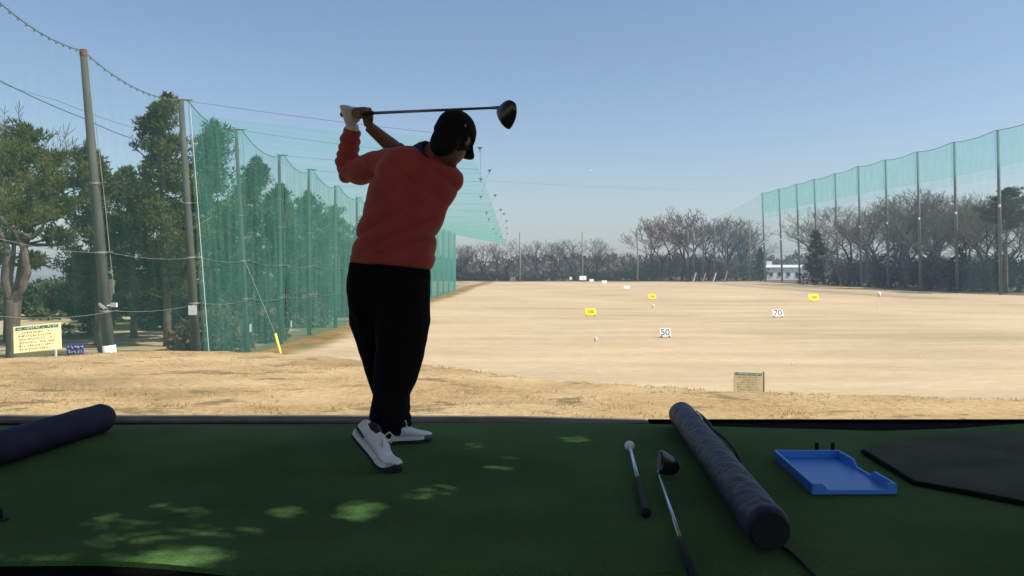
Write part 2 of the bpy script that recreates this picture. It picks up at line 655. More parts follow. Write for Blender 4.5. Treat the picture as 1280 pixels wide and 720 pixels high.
# ------------------------------------------------------------------ tee floor, kerb, carpet
M['floor'] = principled('floor', (0.004, 0.004, 0.004), 0.98, 0.3, 6, 0.2, 40, spec=0.02)
M['kerb'] = principled('kerb', (0.12, 0.11, 0.095), 0.95, 0.3, 5, 0.3, 60, spec=0.05)
M['rubber'] = principled('rubber', (0.003, 0.003, 0.003), 1.0, 0.2, 8, spec=0.0)
fl = MB()
fl.box((0, 1.58, -0.11), (40, 5.96, 0.18))
tag(fl.build('floor', M['floor']), kind='structure')
kb = MB()
kb.rings([[(x_, 4.565, -0.17), (x_, 4.755, -0.17), (x_, 4.755, zt_), (x_, 4.565, zt_)] for x_, zt_ in ((-20.6, -0.005), (-1.2, -0.005), (0.1, -0.012), (0.8, -0.03))])
tag(kb.build('kerb', M['kerb'], bevel=0.012), kind='structure')
gt = MB()
gt.box((10.75, 4.655, -0.11), (19.9, 0.18, 0.16))  # near-black strip filling the gap between mat and grass on the right
tag(gt.build('gap_strip', M['rubber'], bevel=0.01), kind='structure')


def carpet_material():
    m, nt, N, L = mat_new('green_carpet')
    p = N['Principled BSDF']
    p.inputs['Roughness'].default_value = 0.95
    p.inputs['Specular IOR Level'].default_value = 0.08
    tc = N.new('ShaderNodeTexCoord')
    a = N.new('ShaderNodeTexNoise')
    a.inputs['Scale'].default_value = 1.6
    a.inputs['Detail'].default_value = 6
    L.new(tc.outputs['Object'], a.inputs['Vector'])
    b = N.new('ShaderNodeTexNoise')
    b.inputs['Scale'].default_value = 220
    b.inputs['Detail'].default_value = 2
    L.new(tc.outputs['Object'], b.inputs['Vector'])
    r = N.new('ShaderNodeValToRGB')
    r.color_ramp.elements[0].position = 0.3
    r.color_ramp.elements[1].position = 0.72
    r.color_ramp.elements[0].color = (0.045, 0.098, 0.030, 1)
    r.color_ramp.elements[1].color = (0.076, 0.152, 0.046, 1)
    L.new(a.outputs[0], r.inputs[0])
    r2 = N.new('ShaderNodeValToRGB')
    r2.color_ramp.elements[0].position = 0.25
    r2.color_ramp.elements[1].position = 0.75
    r2.color_ramp.elements[0].color = (0.6, 0.6, 0.6, 1)
    r2.color_ramp.elements[1].color = (1.3, 1.3, 1.3, 1)
    L.new(b.outputs[0], r2.inputs[0])
    x = N.new('ShaderNodeMix')
    x.data_type = 'RGBA'
    x.blend_type = 'MULTIPLY'
    x.inputs[0].default_value = 1
    L.new(r.outputs[0], x.inputs[6])
    L.new(r2.outputs[0], x.inputs[7])
    L.new(x.outputs[2], p.inputs['Base Color'])
    bp = N.new('ShaderNodeBump')
    bp.inputs['Strength'].default_value = 0.6
    bp.inputs['Distance'].default_value = 0.004
    L.new(b.outputs[0], bp.inputs['Height'])
    L.new(bp.outputs[0], p.inputs['Normal'])
    return m


M['carpet'] = carpet_material()
far_px = [(-400, 531), (0, 531), (150, 530), (400, 529), (700, 527.5), (830, 530), (980, 535), (1100, 538), (1200, 535), (1280, 529), (1700, 528)]
near_px = [(-700, 699), (0, 700), (120, 699), (200, 703), (290, 712), (420, 714), (640, 714), (860, 714), (930, 716), (960, 724), (1100, 740), (1900, 745)]
farP = [on_plane(a, b, 0.0) for a, b in far_px]
nearP = [on_plane(a, b, 0.0) for a, b in near_px]


def poly_interp(pts, n):
    x = np.array([p.x for p in pts])
    y = np.array([p.y for p in pts])
    q = np.linspace(-3.6, 4.3, n)
    return q, np.interp(q, x, y)


q, yf = poly_interp(farP, 120)
q, yn = poly_interp(nearP, 120)
cv = MB()
top, bot = [], []
NR = 16
for j in range(NR + 1):
    for i in range(120):
        y = yn[i] + (yf[i] - yn[i]) * j / NR
        z = 0.0 + 0.003 * mnoise.noise(Vector((q[i] * 1.7, y * 1.7, 0)))
        if j in (0, NR):
            z -= 0.003
        top.append((q[i], y, z))
fs = [(j * 120 + i, j * 120 + i + 1, (j + 1) * 120 + i + 1, (j + 1) * 120 + i) for j in range(NR) for i in range(119)]
cv.add(top, fs)
# edge skirts down to the floor
for row in (0, NR):
    a = [top[row * 120 + i] for i in range(120)]
    b = [(p[0], p[1], -0.019) for p in a]
    cv.add(a + b, [(i, i + 1, 121 + i, 120 + i) for i in range(119)])
tag(cv.build('golf_mat', M['carpet'], smooth=True), 'wide dark green carpet mat the golfer stands on, with faint sun spots', 'mat')

# second mat at the right
M['grey_mat'] = principled('grey_mat', (0.085, 0.092, 0.066), 0.98, 0.25, 3, 0.5, 150, spec=0.03)
M['mat_edge'] = principled('mat_edge', (0.010, 0.011, 0.010), 0.95, 0.2, spec=0.03)
hm = empty('hitting_mat', on_plane(1180, 590, 0.001), 'thin dark grey hitting mat with a black edge at the right of the green carpet', 'mat')
base = hm.location
corners = [on_plane(1076, 567, 0), on_plane(1140, 607, 0), on_plane(1420, 660, 0), on_plane(1500, 560, 0), on_plane(1230, 545, 0), on_plane(1120, 553, 0)]


def slab(mb, poly, z0, z1):
    n = len(poly)
    vs = [(p.x - base.x, p.y - base.y, z0) for p in poly] + [(p.x - base.x, p.y - base.y, z1) for p in poly]
    mb.add(vs, [tuple(range(n)), tuple(range(2 * n - 1, n - 1, -1))] + [(i, (i + 1) % n, n + (i + 1) % n, n + i) for i in range(n)])


cen = sum(corners, Vector()) / len(corners)
s1 = MB()
slab(s1, corners, 0.003, 0.016)
s1.build('rubber_base', M['mat_edge'], hm)
s2 = MB()
slab(s2, [p + (cen - p).normalized() * 0.012 for p in corners], 0.0165, 0.022)
s2.build('turf_top', M['grey_mat'], hm, bevel=0.003)

# ------------------------------------------------------------------ unseen shelter, its roof shaped to shade the mat (above and behind the camera)
M['roof'] = principled('roof', (0.42, 0.40, 0.37), 0.9, 0.1, 3)  # pale underside, to bounce light onto the golfer's back and the mat
ROOF_Z = 3.0
sh = empty('unseen_shelter', (0, 0, -0.02), 'unseen tee shelter with a pierced roof shaped to shade and dapple the green mat', 'shelter')
SHIFT = SUN_DIR * (ROOF_Z / SUN_DIR.z)
ROOF_B = -1.0
ROOF_F = 4.70 + SHIFT.y       # sun shadow of the front edge falls just beyond the mat
spots_px = [(215, 700, .17, .09, 1.8), (175, 693, .10, .05, .6), (130, 648, .07, .05, .55), (205, 632, .06, .04, .45), (240, 640, .07, .045, .7), (235, 665, .1, .05, .4), (130, 676, .08, .05, .4),
            (355, 640, .07, .05, 1.2), (449, 638, .09, .09, 1.9), (290, 668, .05, .03, .3), (312, 664, .05, .04, .35), (160, 655, .1, .04, .3), (180, 672, .12, .05, .3),
            (620, 585, .10, .05, .5), (590, 557, .06, .05, .4), (720, 548, .09, .06, .45), (548, 612, .10, .05, .35), (520, 620, .1, .05, .25), (640, 572, .05, .03, .3), (30, 700, .2, .05, .2)]
spots = [(on_plane(a, b, 0.0), c, d, e) for a, b, c, d, e in spots_px]
hx0, hx1 = -2.2 + SHIFT.x, 0.7 + SHIFT.x
hy0, hy1 = 2.2 + SHIFT.y, min(4.55 + SHIFT.y, ROOF_F - 0.02)
rnd = random.Random(3)
step = 0.012
nxh, nyh = int((hx1 - hx0) / step), int((hy1 - hy0) / step)
rf = MB()
gx = [hx0 + (hx1 - hx0) * i / nxh for i in range(nxh + 1)]
gy = [hy0 + (hy1 - hy0) * j / nyh for j in range(nyh + 1)]
vs = [(x, y, ROOF_Z) for y in gy for x in gx]
fs = []
for j in range(nyh):
    for i in range(nxh):
        px_, py_ = gx[i] + step / 2 - SHIFT.x, gy[j] + step / 2 - SHIFT.y
        pr = 0
        for c, rx, ry, dens in spots:
            e = ((px_ - c.x) / rx) ** 2 + ((py_ - c.y) / (ry * 1.5)) ** 2
            pr = max(pr, dens * max(0, 1 - e) ** 1.1 * 0.42)
        if rnd.random() >= pr:  # small holes added in the roof to drop soft sun spots on the mat
            k = j * (nxh + 1) + i
            fs.append((k, k + 1, k + nxh + 2, k + nxh + 1))
rf.add(vs, fs)
for x0, x1, y0, y1 in ((-20, hx0, ROOF_B, ROOF_F), (hx1, 26, ROOF_B, ROOF_F), (hx0, hx1, ROOF_B, hy0), (hx0, hx1, hy1, ROOF_F)):
    rf.add([(x0, y0, ROOF_Z), (x1, y0, ROOF_Z), (x1, y1, ROOF_Z), (x0, y1, ROOF_Z)], [(0, 1, 2, 3)])
rf.build('roof', M['roof'], sh, loc=(0, 0, 0.02))
for x in (-9, 12):
    p_ = MB()
    p_.box((x, 3.5, 1.49), (0.12, 0.12, 2.98))
    p_.build('post', M['roof'], sh, loc=(0, 0, 0.02))

# ------------------------------------------------------------------ left net fence
ORD = ['first', 'second', 'third', 'fourth', 'fifth', 'sixth', 'seventh', 'eighth', 'ninth', 'tenth', 'eleventh', 'twelfth', 'thirteenth',
       'fourteenth', 'fifteenth', 'sixteenth', 'seventeenth', 'eighteenth', 'nineteenth', 'twentieth', 'twenty first', 'twenty second', 'twenty third', 'twenty fourth', 'twenty fifth']
# pole tops measured in the photo: (pixel x, pixel y of top); the fence runs straight, so x gives the distance


def left_depth(px):
    # x_world = FENCE_X0 + slope*d  and  x_world = u*d
    u = (px - 640) / F_PX
    return FENCE_X0 / (u - RANGE_SLOPE)


left_tops = [(-60, -55), (104, 64), (226, 125), (295, 162), (349, 194), (386, 212), (419, 232), (446, 246), (467, 256), (484, 262), (499, 268), (512, 272), (522, 276), (531, 279), (539, 282), (547, 284), (554, 286), (561, 288), (568, 290)]
lpoles = []
for i, (px, py) in enumerate(left_tops):
    base_px = {0: -20, 1: 140, 2: 246, 3: 309}.get(i, px + max(0, 10 - 2 * i) * 0.6)
    d = left_depth(base_px)
    t = at(px, py, d)
    bxx = fence_x(d)
    b = Vector((bxx, d, gz(bxx, d)))
    r = 0.175 if i < 3 else 0.125
    lab = '%s concrete net pole of the left green fence counting from the near end' % ORD[i]
    if i == 1:
        lab = 'leaning concrete net pole with a white painted foot, leftmost in view'
    if i == 2:
        lab = 'concrete net pole with a white notice on it where the dense green net begins'
    o = empty('net_pole', b, lab, 'pole', 'poles of the left net fence')
    mb = MB()
    mb.tube([Vector((0, 0, -0.3)), (t - b) * 0.5, (t - b)], [r, r * 0.78, r * 0.52], 12)
    mb.build('shaft', M['concrete_pole'], o, smooth=True)
    if i in (1, 2, 3, 4, 5):
        if i > 1:
            arm = MB()
            arm.tube([(t - b) + Vector((-0.12, 0, 0.03)), (t - b) + Vector((0.42, 0.0, 0.0))], 0.03, 6)
            arm.build('arm', M['far_pole'], o)
        else:
            arm = MB()
            arm.tube([(t - b) * 0.985, (t - b) * 1.004], r * 0.52 + 0.012, 12)
            arm.build('cap', M['rust'], o)
        for f in (0.25, 0.42, 0.62):
            bnd = MB()
            c = (t - b) * f
            k = r * (1 - 0.4 * f) + 0.012
            bnd.tube([c - Vector((0, 0, 0.03)), c + Vector((0, 0, 0.03))], k, 12)
            bnd.tube([c + Vector((k - 0.02, -0.02, 0)), c + Vector((k + 0.2, -0.05, 0.02))], 0.015, 6)
            bnd.build('band', M['far_pole'], o)
    if i == 1:
        ft = MB()
        ft.tube([(t - b) * 0.02, (t - b) * 0.15], r + 0.006, 14)
        ft.build('white_foot', M['white_paint'], o, smooth=True)
        br = MB()
        p0 = (t - b) * 0.265
        br.tube([p0 - Vector((0.05, 0, 0.03)), p0 + Vector((0, 0, 0.03))], r * 0.98 + 0.01, 12)
        br.box(p0 + Vector((0.27, -0.05, 0.03)), (0.16, 0.1, 0.12))
        br.tube([p0 + Vector((0.1, -0.1, 0)), p0 + Vector((0.3, -0.05, 0.05))], 0.03, 6)
        br.build('bracket', M['grey_paint'], o)
        cg = MB()
        cg.tube([(t - b) * 0.3 + Vector((0.3, -0.05, 0)), (t - b) * 0.55 + Vector((0.24, 0, 0)), (t - b) * 0.8 + Vector((0.18, 0, 0))], 0.011, 5)
        cg.build('guy_line', M['far_pole'], o)
    if i == 2:
        nt = MB()
        c = (t - b) * 0.225
        nt.box(c + Vector((0.03, -r - 0.03, 0.0)), (0.29, 0.02, 0.34))
        nt.build('notice', M['white_paint'], o)
        cg = MB()
        cg.tube([(t - b) * 0.97 + Vector((0.32, 0, 0)), (t - b) * 0.55 + Vector((0.38, 0, 0)), (t - b) * 0.01 + Vector((0.45, 0, 0))], 0.014, 6)
        cg.build('guy_line', M['grey_paint'], o)
    lpoles.append((b, t))


def net_sheet(mb, rows, nseg_h, sag=0.4, bulge=0.25):
    """a net between consecutive poles; rows = [(base, top), ...]"""
    for (b0, t0), (b1, t1) in zip(rows[:-1], rows[1:]):
        ns = 8
        vs, fs = [], []
        for i in range(ns + 1):
            f = i / ns
            s4 = 4 * f * (1 - f)
            for j in range(nseg_h + 1):
                g = j / nseg_h
                p = (b0.lerp(b1, f)).lerp(t0.lerp(t1, f), g)
                p = p + Vector((bulge * s4 * math.sin(math.pi * g) * 0.5 + 0.06 * mnoise.noise(Vector((f * 5, p.y * 0.7, g * 3))), 0, -sag * s4 * g))
                vs.append(p)
        m = nseg_h + 1
        for i in range(ns):
            for j in range(nseg_h):
                fs.append((i * m + j, (i + 1) * m + j, (i + 1) * m + j + 1, i * m + j + 1))
        mb.add(vs, fs)


def wire(mb, a, b, sag, r, n=10, k=5):
    mb.tube([a.lerp(b, i / n) + Vector((0, 0, -sag * 4 * (i / n) * (1 - i / n))) for i in range(n + 1)], r, k)


off = Vector((0.24, 0, 0))
nn = empty('safety_net', lpoles[0][0], 'thin almost clear net over the pines between the two nearest left poles', 'net')
mb = MB()
net_sheet(mb, [(b - nn.location + off, t - nn.location + off * 0.6) for b, t in lpoles[:3]], 6, 0.35, 0.1)
mb.build('mesh_net', M['net_near'], nn, smooth=True)
mb = MB()
for k in range(2):
    a, b = lpoles[k][1] - nn.location, lpoles[k + 1][1] - nn.location
    wire(mb, a, b, 0.35, 0.014)
    for q_ in range(1, 16):
        f = q_ / 16
        c = a.lerp(b, f) + Vector((0, 0, -0.35 * 4 * f * (1 - f)))
        mb.tube([c + Vector((0, 0, 0.02)), c - Vector((0, 0.03, 0.05))], 0.024, 5)
mb.build('top_cable', M['cable'], nn)
mb = MB()
for f in (0.25, 0.42):
    for k in range(2):
        a = lpoles[k][0].lerp(lpoles[k][1], f) - nn.location
        b = lpoles[k + 1][0].lerp(lpoles[k + 1][1], f) - nn.location
        mb = MB()
        wire(mb, a + off, b + off, 0.12, 0.007)
        mb.build('side_cable', M['wire_grey'], nn)

gn = empty('safety_net', lpoles[2][0], 'dense teal green side net running down the left of the range', 'net')
mb = MB()
net_sheet(mb, [(b - gn.location + off, t - gn.location + off) for b, t in lpoles[2:]], 8, 0.45, 0.15)
mb.build('mesh_net', M['net_green'], gn, smooth=True)
mb = MB()
for k in range(2, len(lpoles) - 1):
    wire(mb, lpoles[k][1] - gn.location + off, lpoles[k + 1][1] - gn.location + off, 0.45, 0.016)
mb.build('top_cable', M['cable'], gn)
mb = MB()
for f in (0.25, 0.42):
    for k in range(2, len(lpoles) - 1):
        a = lpoles[k][0].lerp(lpoles[k][1], f) - gn.location
        b = lpoles[k + 1][0].lerp(lpoles[k + 1][1], f) - gn.location
        mb = MB()
        wire(mb, a + off * 1.3, b + off * 1.3, 0.12, 0.007)
        mb.build('side_cable', M['wire_grey'], gn)
# pale notices tied to the net, near its foot
for px, py, d_ in ((313, 410, 0), (364, 405, 0)):
    d = left_depth(px) * 0.99
    c = at(px, py, d)
    mb = MB()
    mb.box((0, 0, 0), (0.02, 0.24, 0.34))
    o = mb.build('notice', M['grey_paint'], None, loc=c)
    tag(o, 'small pale notice on the green net, %s' % ('nearer the white notice pole' if px < 330 else 'nearer the golfer'), 'notice')

# horizontal net ceiling on the left
cn = empty('canopy_net', (fence_x(26), 26, 0), 'pale teal net ceiling hung on cables above the left side of the range', 'net')
co = cn.location
EDGE = [(27.3, -2.3, 5.55), (33, -2.35, 5.5), (40, -2.4, 5.55), (47, -2.45, 5.4), (56, -2.55, 5.2), (66, -2.7, 5.1), (76, -2.9, 5.0), (88, -3.1, 4.9), (100, -3.3, 4.8), (120, -3.5, 4.7)]
lt = sorted([(t.y, t) for b, t in lpoles[2:]], key=lambda a: a[0])


def left_top(y):
    ysv = [a[0] for a in lt]
    return Vector((np.interp(y, ysv, [a[1].x for a in lt]) + 0.24, y, np.interp(y, ysv, [a[1].z for a in lt]) - 0.46))


mb = MB()
cab = MB()
yy = np.linspace(lt[0][0] + 0.01, 120, 120)
vs, fs = [], []
NC = 8
for i, y in enumerate(yy):
    a = left_top(y)
    e = Vector((np.interp(y, [k[0] for k in EDGE], [k[1] for k in EDGE]) + RANGE_SLOPE * y, y, np.interp(y, [k[0] for k in EDGE], [k[2] for k in EDGE])))
    kk = max(j_ for j_ in range(len(lt)) if lt[j_][0] <= y + 1e-6)
    kk = min(kk, len(lt) - 2)
    ph = (y - lt[kk][0]) / (lt[kk + 1][0] - lt[kk][0])
    for j in range(NC + 1):
        f = j / NC
        p = a.lerp(e, f)
        p.z -= 0.15 * 4 * f * (1 - f) + 0.015 * f * math.sin(math.pi * ph)
        vs.append(p - co)
for i in range(len(yy) - 1):
    for j in range(NC):
        k = i * (NC + 1) + j
        fs.append((k, k + 1, k + NC + 2, k + NC + 1))
mb.add(vs, fs)
mb.build('mesh_net', M['net_canopy'], cn, smooth=True)
fit = MB()
upper = [(600, 185), (612, 213), (619, 244), (626, 262), (630, 267), (633, 276), (633.5, 285), (634, 292)]
lower = [(601, 224), (601, 246), (608, 266), (611, 274), (617, 286), (620, 292), (626, 296), (632, 300)]
for k, ((ux, uy), (lx, ly)) in enumerate(zip(upper, lower)):
    d = 42 + 9.5 * k
    U_ = at(ux, uy, d) - co
    Lw = at(lx, ly, d + 6) - co
    hang = MB()
    hang.tube([U_, Lw], 0.007, 5)
    hang.build('hanger', M['cable'], cn)
    for p, s_ in ((U_, 0.08), (Lw, 0.08)):
        fit = MB()
        fit.tube([p + Vector((-s_ * 1.6, 0, 0.03)), p, p + Vector((s_ * 1.6, 0, 0.03))], [0.02, 0.06, 0.02], 6)
        fit.tube([p, p - Vector((0, 0, s_ * 2.2))], [0.04, 0.02], 6)
        fit.build('pulley', M['cable'], cn)
for k in range(2, 9):
    a = lpoles[k][1] - co
    e = left_top(lpoles[k][1].y)
    e2 = Vector((np.interp(e.y, [q_[0] for q_ in EDGE], [q_[1] for q_ in EDGE]) + RANGE_SLOPE * e.y, e.y, np.interp(e.y, [q_[0] for q_ in EDGE], [q_[2] for q_ in EDGE]))) - co
    cab = MB()
    wire(cab, a, e2 + Vector((0, 0, 0.05)), 0.06 + 0.05 * (k % 2), 0.006, 8)
    cab.build('cross_cable', M['cable'], cn)
# one long cable across the range
far_c = MB()
c0 = at(612, 226, 50)
c1 = at(1044, 219, 172)
wire(far_c, Vector((0, 0, 0)), c1 - c0, 1.5, 0.005, 24)
o = far_c.build('span_cable', M['cable'], None, loc=c0)
tag(o, 'thin faint cable crossing high over the range from the net ceiling', 'cable')

# power lines outside the left fence
for pts, lab in (([(-420, 10, 19), (-40, 80, 24), (105, 148, 30), (185, 179, 36), (260, 200, 43)], 'lower of two dark wires sloping behind the leftmost pole'),
                 ([(-420, -20, 24), (-40, 88, 30), (70, 125, 34), (185, 165, 40), (260, 190, 47)], 'upper faint wire sloping behind the leftmost pole')):
    P_ = [at(*p) for p in pts]
    mb = MB()
    for a, b in zip(P_[:-1], P_[1:]):
        wire(mb, a - P_[0], b - P_[0], 0.08, 0.016 if 'lower' in lab else 0.008, 6)
    o = mb.build('power_line', M['cable'], None, loc=P_[0])
    tag(o, lab, 'wire')

# yellow guy wire stake
d = 25.5
g0, g1, g2 = at(357, 444, d), at(344, 417, d), at(306, 326, d + 2)
gw = empty('guy_wire', g0, 'guy wire with a bright yellow sleeve in front of the green net', 'guy wire')
mb = MB()
mb.tube([g0 - g0 - Vector((0, 0, 0.6)), g1 - g0], 0.045, 8)
mb.build('sleeve', M['yellow_sleeve'], gw, smooth=True)
mb = MB()
mb.tube([g1 - g0, g2 - g0], 0.009, 5)
mb.build('wire', M['far_pole'], gw)

# ------------------------------------------------------------------ right net fence
right_tops = [(1400, 120), (1320, 141), (1247.5, 163), (1193, 178), (1147, 190), (1107, 200), (1073, 208), (1044, 217), (1018, 224), (996, 230), (974, 236), (953, 241)]
RIGHT_X0 = 66.0
rpoles = []
for i, (px, py) in enumerate(right_tops):
    u = (px + 4 - 640) / F_PX
    d = RIGHT_X0 / (u - RANGE_SLOPE)
    x = RIGHT_X0 + RANGE_SLOPE * d
    b = Vector((x, d, gz(x, d)))
    t = at(px, py, d)
    if i >= 2:
        o = empty('net_pole', b, '%s tall steel net pole of the right fence counting from the right' % ORD[i - 2], 'pole', 'poles of the right net fence')
        mb = MB()
        mb.tube([Vector((0, 0, -0.5)), (t - b)], [0.26, 0.2], 8)
        mb.build('shaft', M['dark_pole'], o, smooth=True)
        mb = MB()
        c = (t - b) * (0.56 - 0.01 * i)
        mb.ellipsoid(c + Vector((-0.2, -0.35, 0)), Vector((0.19, 0, 0)), Vector((0, 0.18, 0)), Vector((0, 0, 0.21)), 8, 6)
        mb.tube([c, c + Vector((-0.2, -0.35, 0))], 0.06, 5)
        mb.build('lamp', M['white_paint'], o, smooth=True)
    rpoles.append((b, t))
# far end poles: the right fence bends in and runs along the back
far_px_poles = [(937, 278, 350, 232), (922, 283, 350, 233), (907, 290, 350, 228), (893, 274, 350, 229), (879, 285, 350, 230), (867, 288, 350, 231), (860, 262, 350, 232),
                (797, 290, 350.5, 232), (728, 290, 351, 232), (650, 290, 352.5, 232)]
fpoles = []
for i, (px, ty, by_, d) in enumerate(far_px_poles):
    b = at(px, by_, d)
    b.z = gz(b.x, b.y)
    t = at(px, ty, d)
    if i == 6:
        t = at(px, 290, d)
    lab = ('%s slender pole of the far corner fence counting from the right' % ORD[i]) if i < 7 else \
        {7: 'far pole standing alone left of the big reddish bare trees', 8: 'far pole rising behind the white boards at the back', 9: 'far pole at the left, nearest the end of the teal net'}[i]
    o = empty('net_pole', b, lab, 'pole', 'poles along the far end of the range')
    mb = MB()
    mb.tube([Vector((0, 0, -0.5)), (t - b)], [0.24, 0.2], 7)
    mb.build('shaft', M['far_pole'] if i > 6 else M['dark_pole'], o, smooth=True)
    fpoles.append((b, t))

rn = empty('safety_net', rpoles[2][0], 'tall right side net, green along its top and nearly clear below', 'net')
rows = rpoles
cutf = 0.71
off2 = Vector((-0.4, 0, 0))
mb = MB()
net_sheet(mb, [(b.lerp(t, cutf) - rn.location + off2, b.lerp(t, 0.77) - rn.location + off2) for b, t in rows], 2, 0.0, 0.0)
mb.build('middle_net', M['net_mid'], rn)
mb = MB()
net_sheet(mb, [(b.lerp(t, 0.77) - rn.location + off2, t - rn.location + off2) for b, t in rows], 3, 0.35, 0.0)
mb.build('upper_net', M['net_band'], rn)
mb = MB()
net_sheet(mb, [(b - rn.location + off2, b.lerp(t, cutf) - rn.location + off2) for b, t in rows], 3, 0.0, 0.0)
mb.build('lower_net', M['net_thin'], rn)
mb = MB()
for k in range(len(rows) - 1):
    wire(mb, rows[k][1] - rn.location + off2, rows[k + 1][1] - rn.location + off2, 0.35, 0.04)
mb.build('top_cable', M['cable'], rn)
mb = MB()
for k in range(len(rows) - 1):
    a_, b_ = rows[k][0].lerp(rows[k][1], 0.33), rows[k + 1][0].lerp(rows[k + 1][1], 0.33)
    wire(mb, a_ - rn.location + off2, b_ - rn.location + off2, 0.1, 0.02)
mb.build('side_cable', M['cable'], rn)

crn = empty('safety_net', rpoles[-1][0], 'fine net at the far right corner stepping down to the back of the range', 'net')
mb = MB()
fpo = [rpoles[-1], (fpoles[3][0] + Vector((2.2, 0.6, 0)), at(893, 272, 229.6)), fpoles[6]]
net_sheet(mb, [(b - crn.location, t - crn.location) for b, t in fpo], 4, 0.5, 0.0)
mb.build('mesh_net', M['net_mid'], crn)
bn = empty('safety_net', fpoles[6][0], 'low greenish net along the back of the range between the far poles', 'net')
mb = MB()
rows = [(b, b.lerp(t, 0.42)) for b, t in fpoles[6:]]
net_sheet(mb, [(b - bn.location, t - bn.location) for b, t in rows], 3, 0.2, 0.0)
mb.build('mesh_net', M['net_low'], bn)
# slanting struts at the foot of the far corner poles
for i, (x0, x1) in enumerate(((866, 870), (878, 882), (891, 895), (905, 909.5))):
    a, b = at(x0, 351.5, 226), at(x1, 341 - (3 if i == 3 else 0), 227)
    mb = MB()
    mb.tube([Vector((0, 0, -0.4)), b - a], 0.19, 6)
    o = mb.build('strut', M['orange_paint'] if i in (1, 3) else M['grey_paint'], None, loc=a)
    tag(o, '%s slanting brace at the foot of the far corner net, %s from the left' % ('rusty orange' if i in (1, 3) else 'pale grey', ORD[i]), 'brace', 'braces of the far corner net')

# ------------------------------------------------------------------ trees
def clumps_mesh(name, centers, per, lx, ly, lz, size, aspect, rs, flat=0.5):
    """leaf or needle faces scattered in clumps"""
    C_ = np.asarray(centers, dtype=float)
    n = len(C_) * per
    base_ = np.repeat(C_[:, :3], per, 0)
    sc = np.repeat(C_[:, 3], per)
    d = rs.normal(0, 1, (n, 3))
    d /= np.linalg.norm(d, axis=1)[:, None]
    rad = rs.random(n) ** 0.45
    p = base_ + d * rad[:, None] * np.array([lx, ly, lz]) * sc[:, None]
    u = d + rs.normal(0, 0.7, (n, 3)) + np.array([0, 0, flat])
    u /= np.linalg.norm(u, axis=1)[:, None]
    w = np.cross(u, rs.normal(0, 1, (n, 3)))
    w /= np.linalg.norm(w, axis=1)[:, None]
    s = size * rs.uniform(0.6, 1.4, n)[:, None]
    v0 = p - w * s * aspect
    v1 = p + w * s * aspect
    v2 = p + u * s
    return rawmesh(name, np.stack([v0, v1, v2], 1).reshape(-1, 3), np.arange(n * 3).reshape(-1, 3))


def pine(loc, h, crown0, rw, label, seed, mat='pine_needles', bark='bark_pine', lean=(0, 0), per=110, limbs=34, dens=0.72, trunk_r=0.2, layered=False, group='pines outside the left fence'):
    r = random.Random(seed)
    rs = np.random.default_rng(seed)
    o = empty('pine_tree', loc, label, 'tree', group)
    tk = MB()
    npt = 9
    pts = []
    for i in range(npt):
        f = i / (npt - 1)
        pts.append(Vector((lean[0] * f + 0.25 * math.sin(f * 5 + seed) * f, lean[1] * f + 0.2 * math.cos(f * 4 + seed) * f, h * f - 0.3 * (i == 0))))
    tk.tube(pts, [trunk_r * (1 - 0.85 * i / (npt - 1)) for i in range(npt)], 8)
    cents = []
    for k in range(limbs):
        f = crown0 + (1 - crown0) * ((k + r.random()) / limbs)
        if layered:
            f = crown0 + (1 - crown0) * (round((f - crown0) / (1 - crown0) * 6) / 6 * 0.97)
        i = min(int(f * (npt - 1)), npt - 2)
        p0 = pts[i].lerp(pts[i + 1], f * (npt - 1) - i)
        g = (f - crown0) / (1 - crown0)
        prof = (0.45 + 0.75 * math.sin(math.pi * min(1, g * 0.85 + 0.12))) * (1 - 0.75 * g ** 3)
        L_ = rw * prof * r.uniform(0.55, 1.15)
        a = r.random() * 2 * math.pi
        up = r.uniform(0.0, 0.35) + 0.35 * g
        dv = Vector((math.cos(a), math.sin(a), up))
        mid = p0 + dv * L_ * 0.5 + Vector((0, 0, -0.05 * L_))
        end = p0 + dv * L_ + Vector((0, 0, 0.08 * L_))
        tk.tube([p0, mid, end], [0.06 * trunk_r / 0.2, 0.04, 0.015], 4)
        nc = max(2, int(L_ / 0.42 * dens))
        for j in range(nc):
            q_ = 0.35 + 0.7 * (j + r.random()) / nc
            c = p0.lerp(end, min(q_, 1.05))
            cents.append((c.x + r.uniform(-.35, .35), c.y + r.uniform(-.35, .35), c.z + r.uniform(-.15, .3), r.uniform(0.55, 1.15)))
    cents.append((pts[-1].x, pts[-1].y, pts[-1].z, 0.8))
    cents.append((pts[-1].x, pts[-1].y, pts[-1].z + 0.4, 0.5))
    tk.build('trunk', M[bark], o, smooth=True)
    fl_ = 0.28 if layered else 0.42
    me = clumps_mesh('crown', cents, per, 0.52, 0.52, fl_ * 0.92, 0.2, 0.2, rs, 0.6)
    link('crown', me, M[mat], o)
    return o


def ground_at(px, d):
    p = at(px, 336, d)
    return Vector((p.x, d, gz(p.x, d)))


def top_h(py, d, base):
    return at(640, py, d).z - base.z


def pine_at(px, top_y, d, rw_px, crown0, label, seed, **kw):
    b = ground_at(px, d)
    h = top_h(top_y, d, b) / 1.02
    return pine(b, h, crown0, rw_px / F_PX * d, label, seed, **kw)


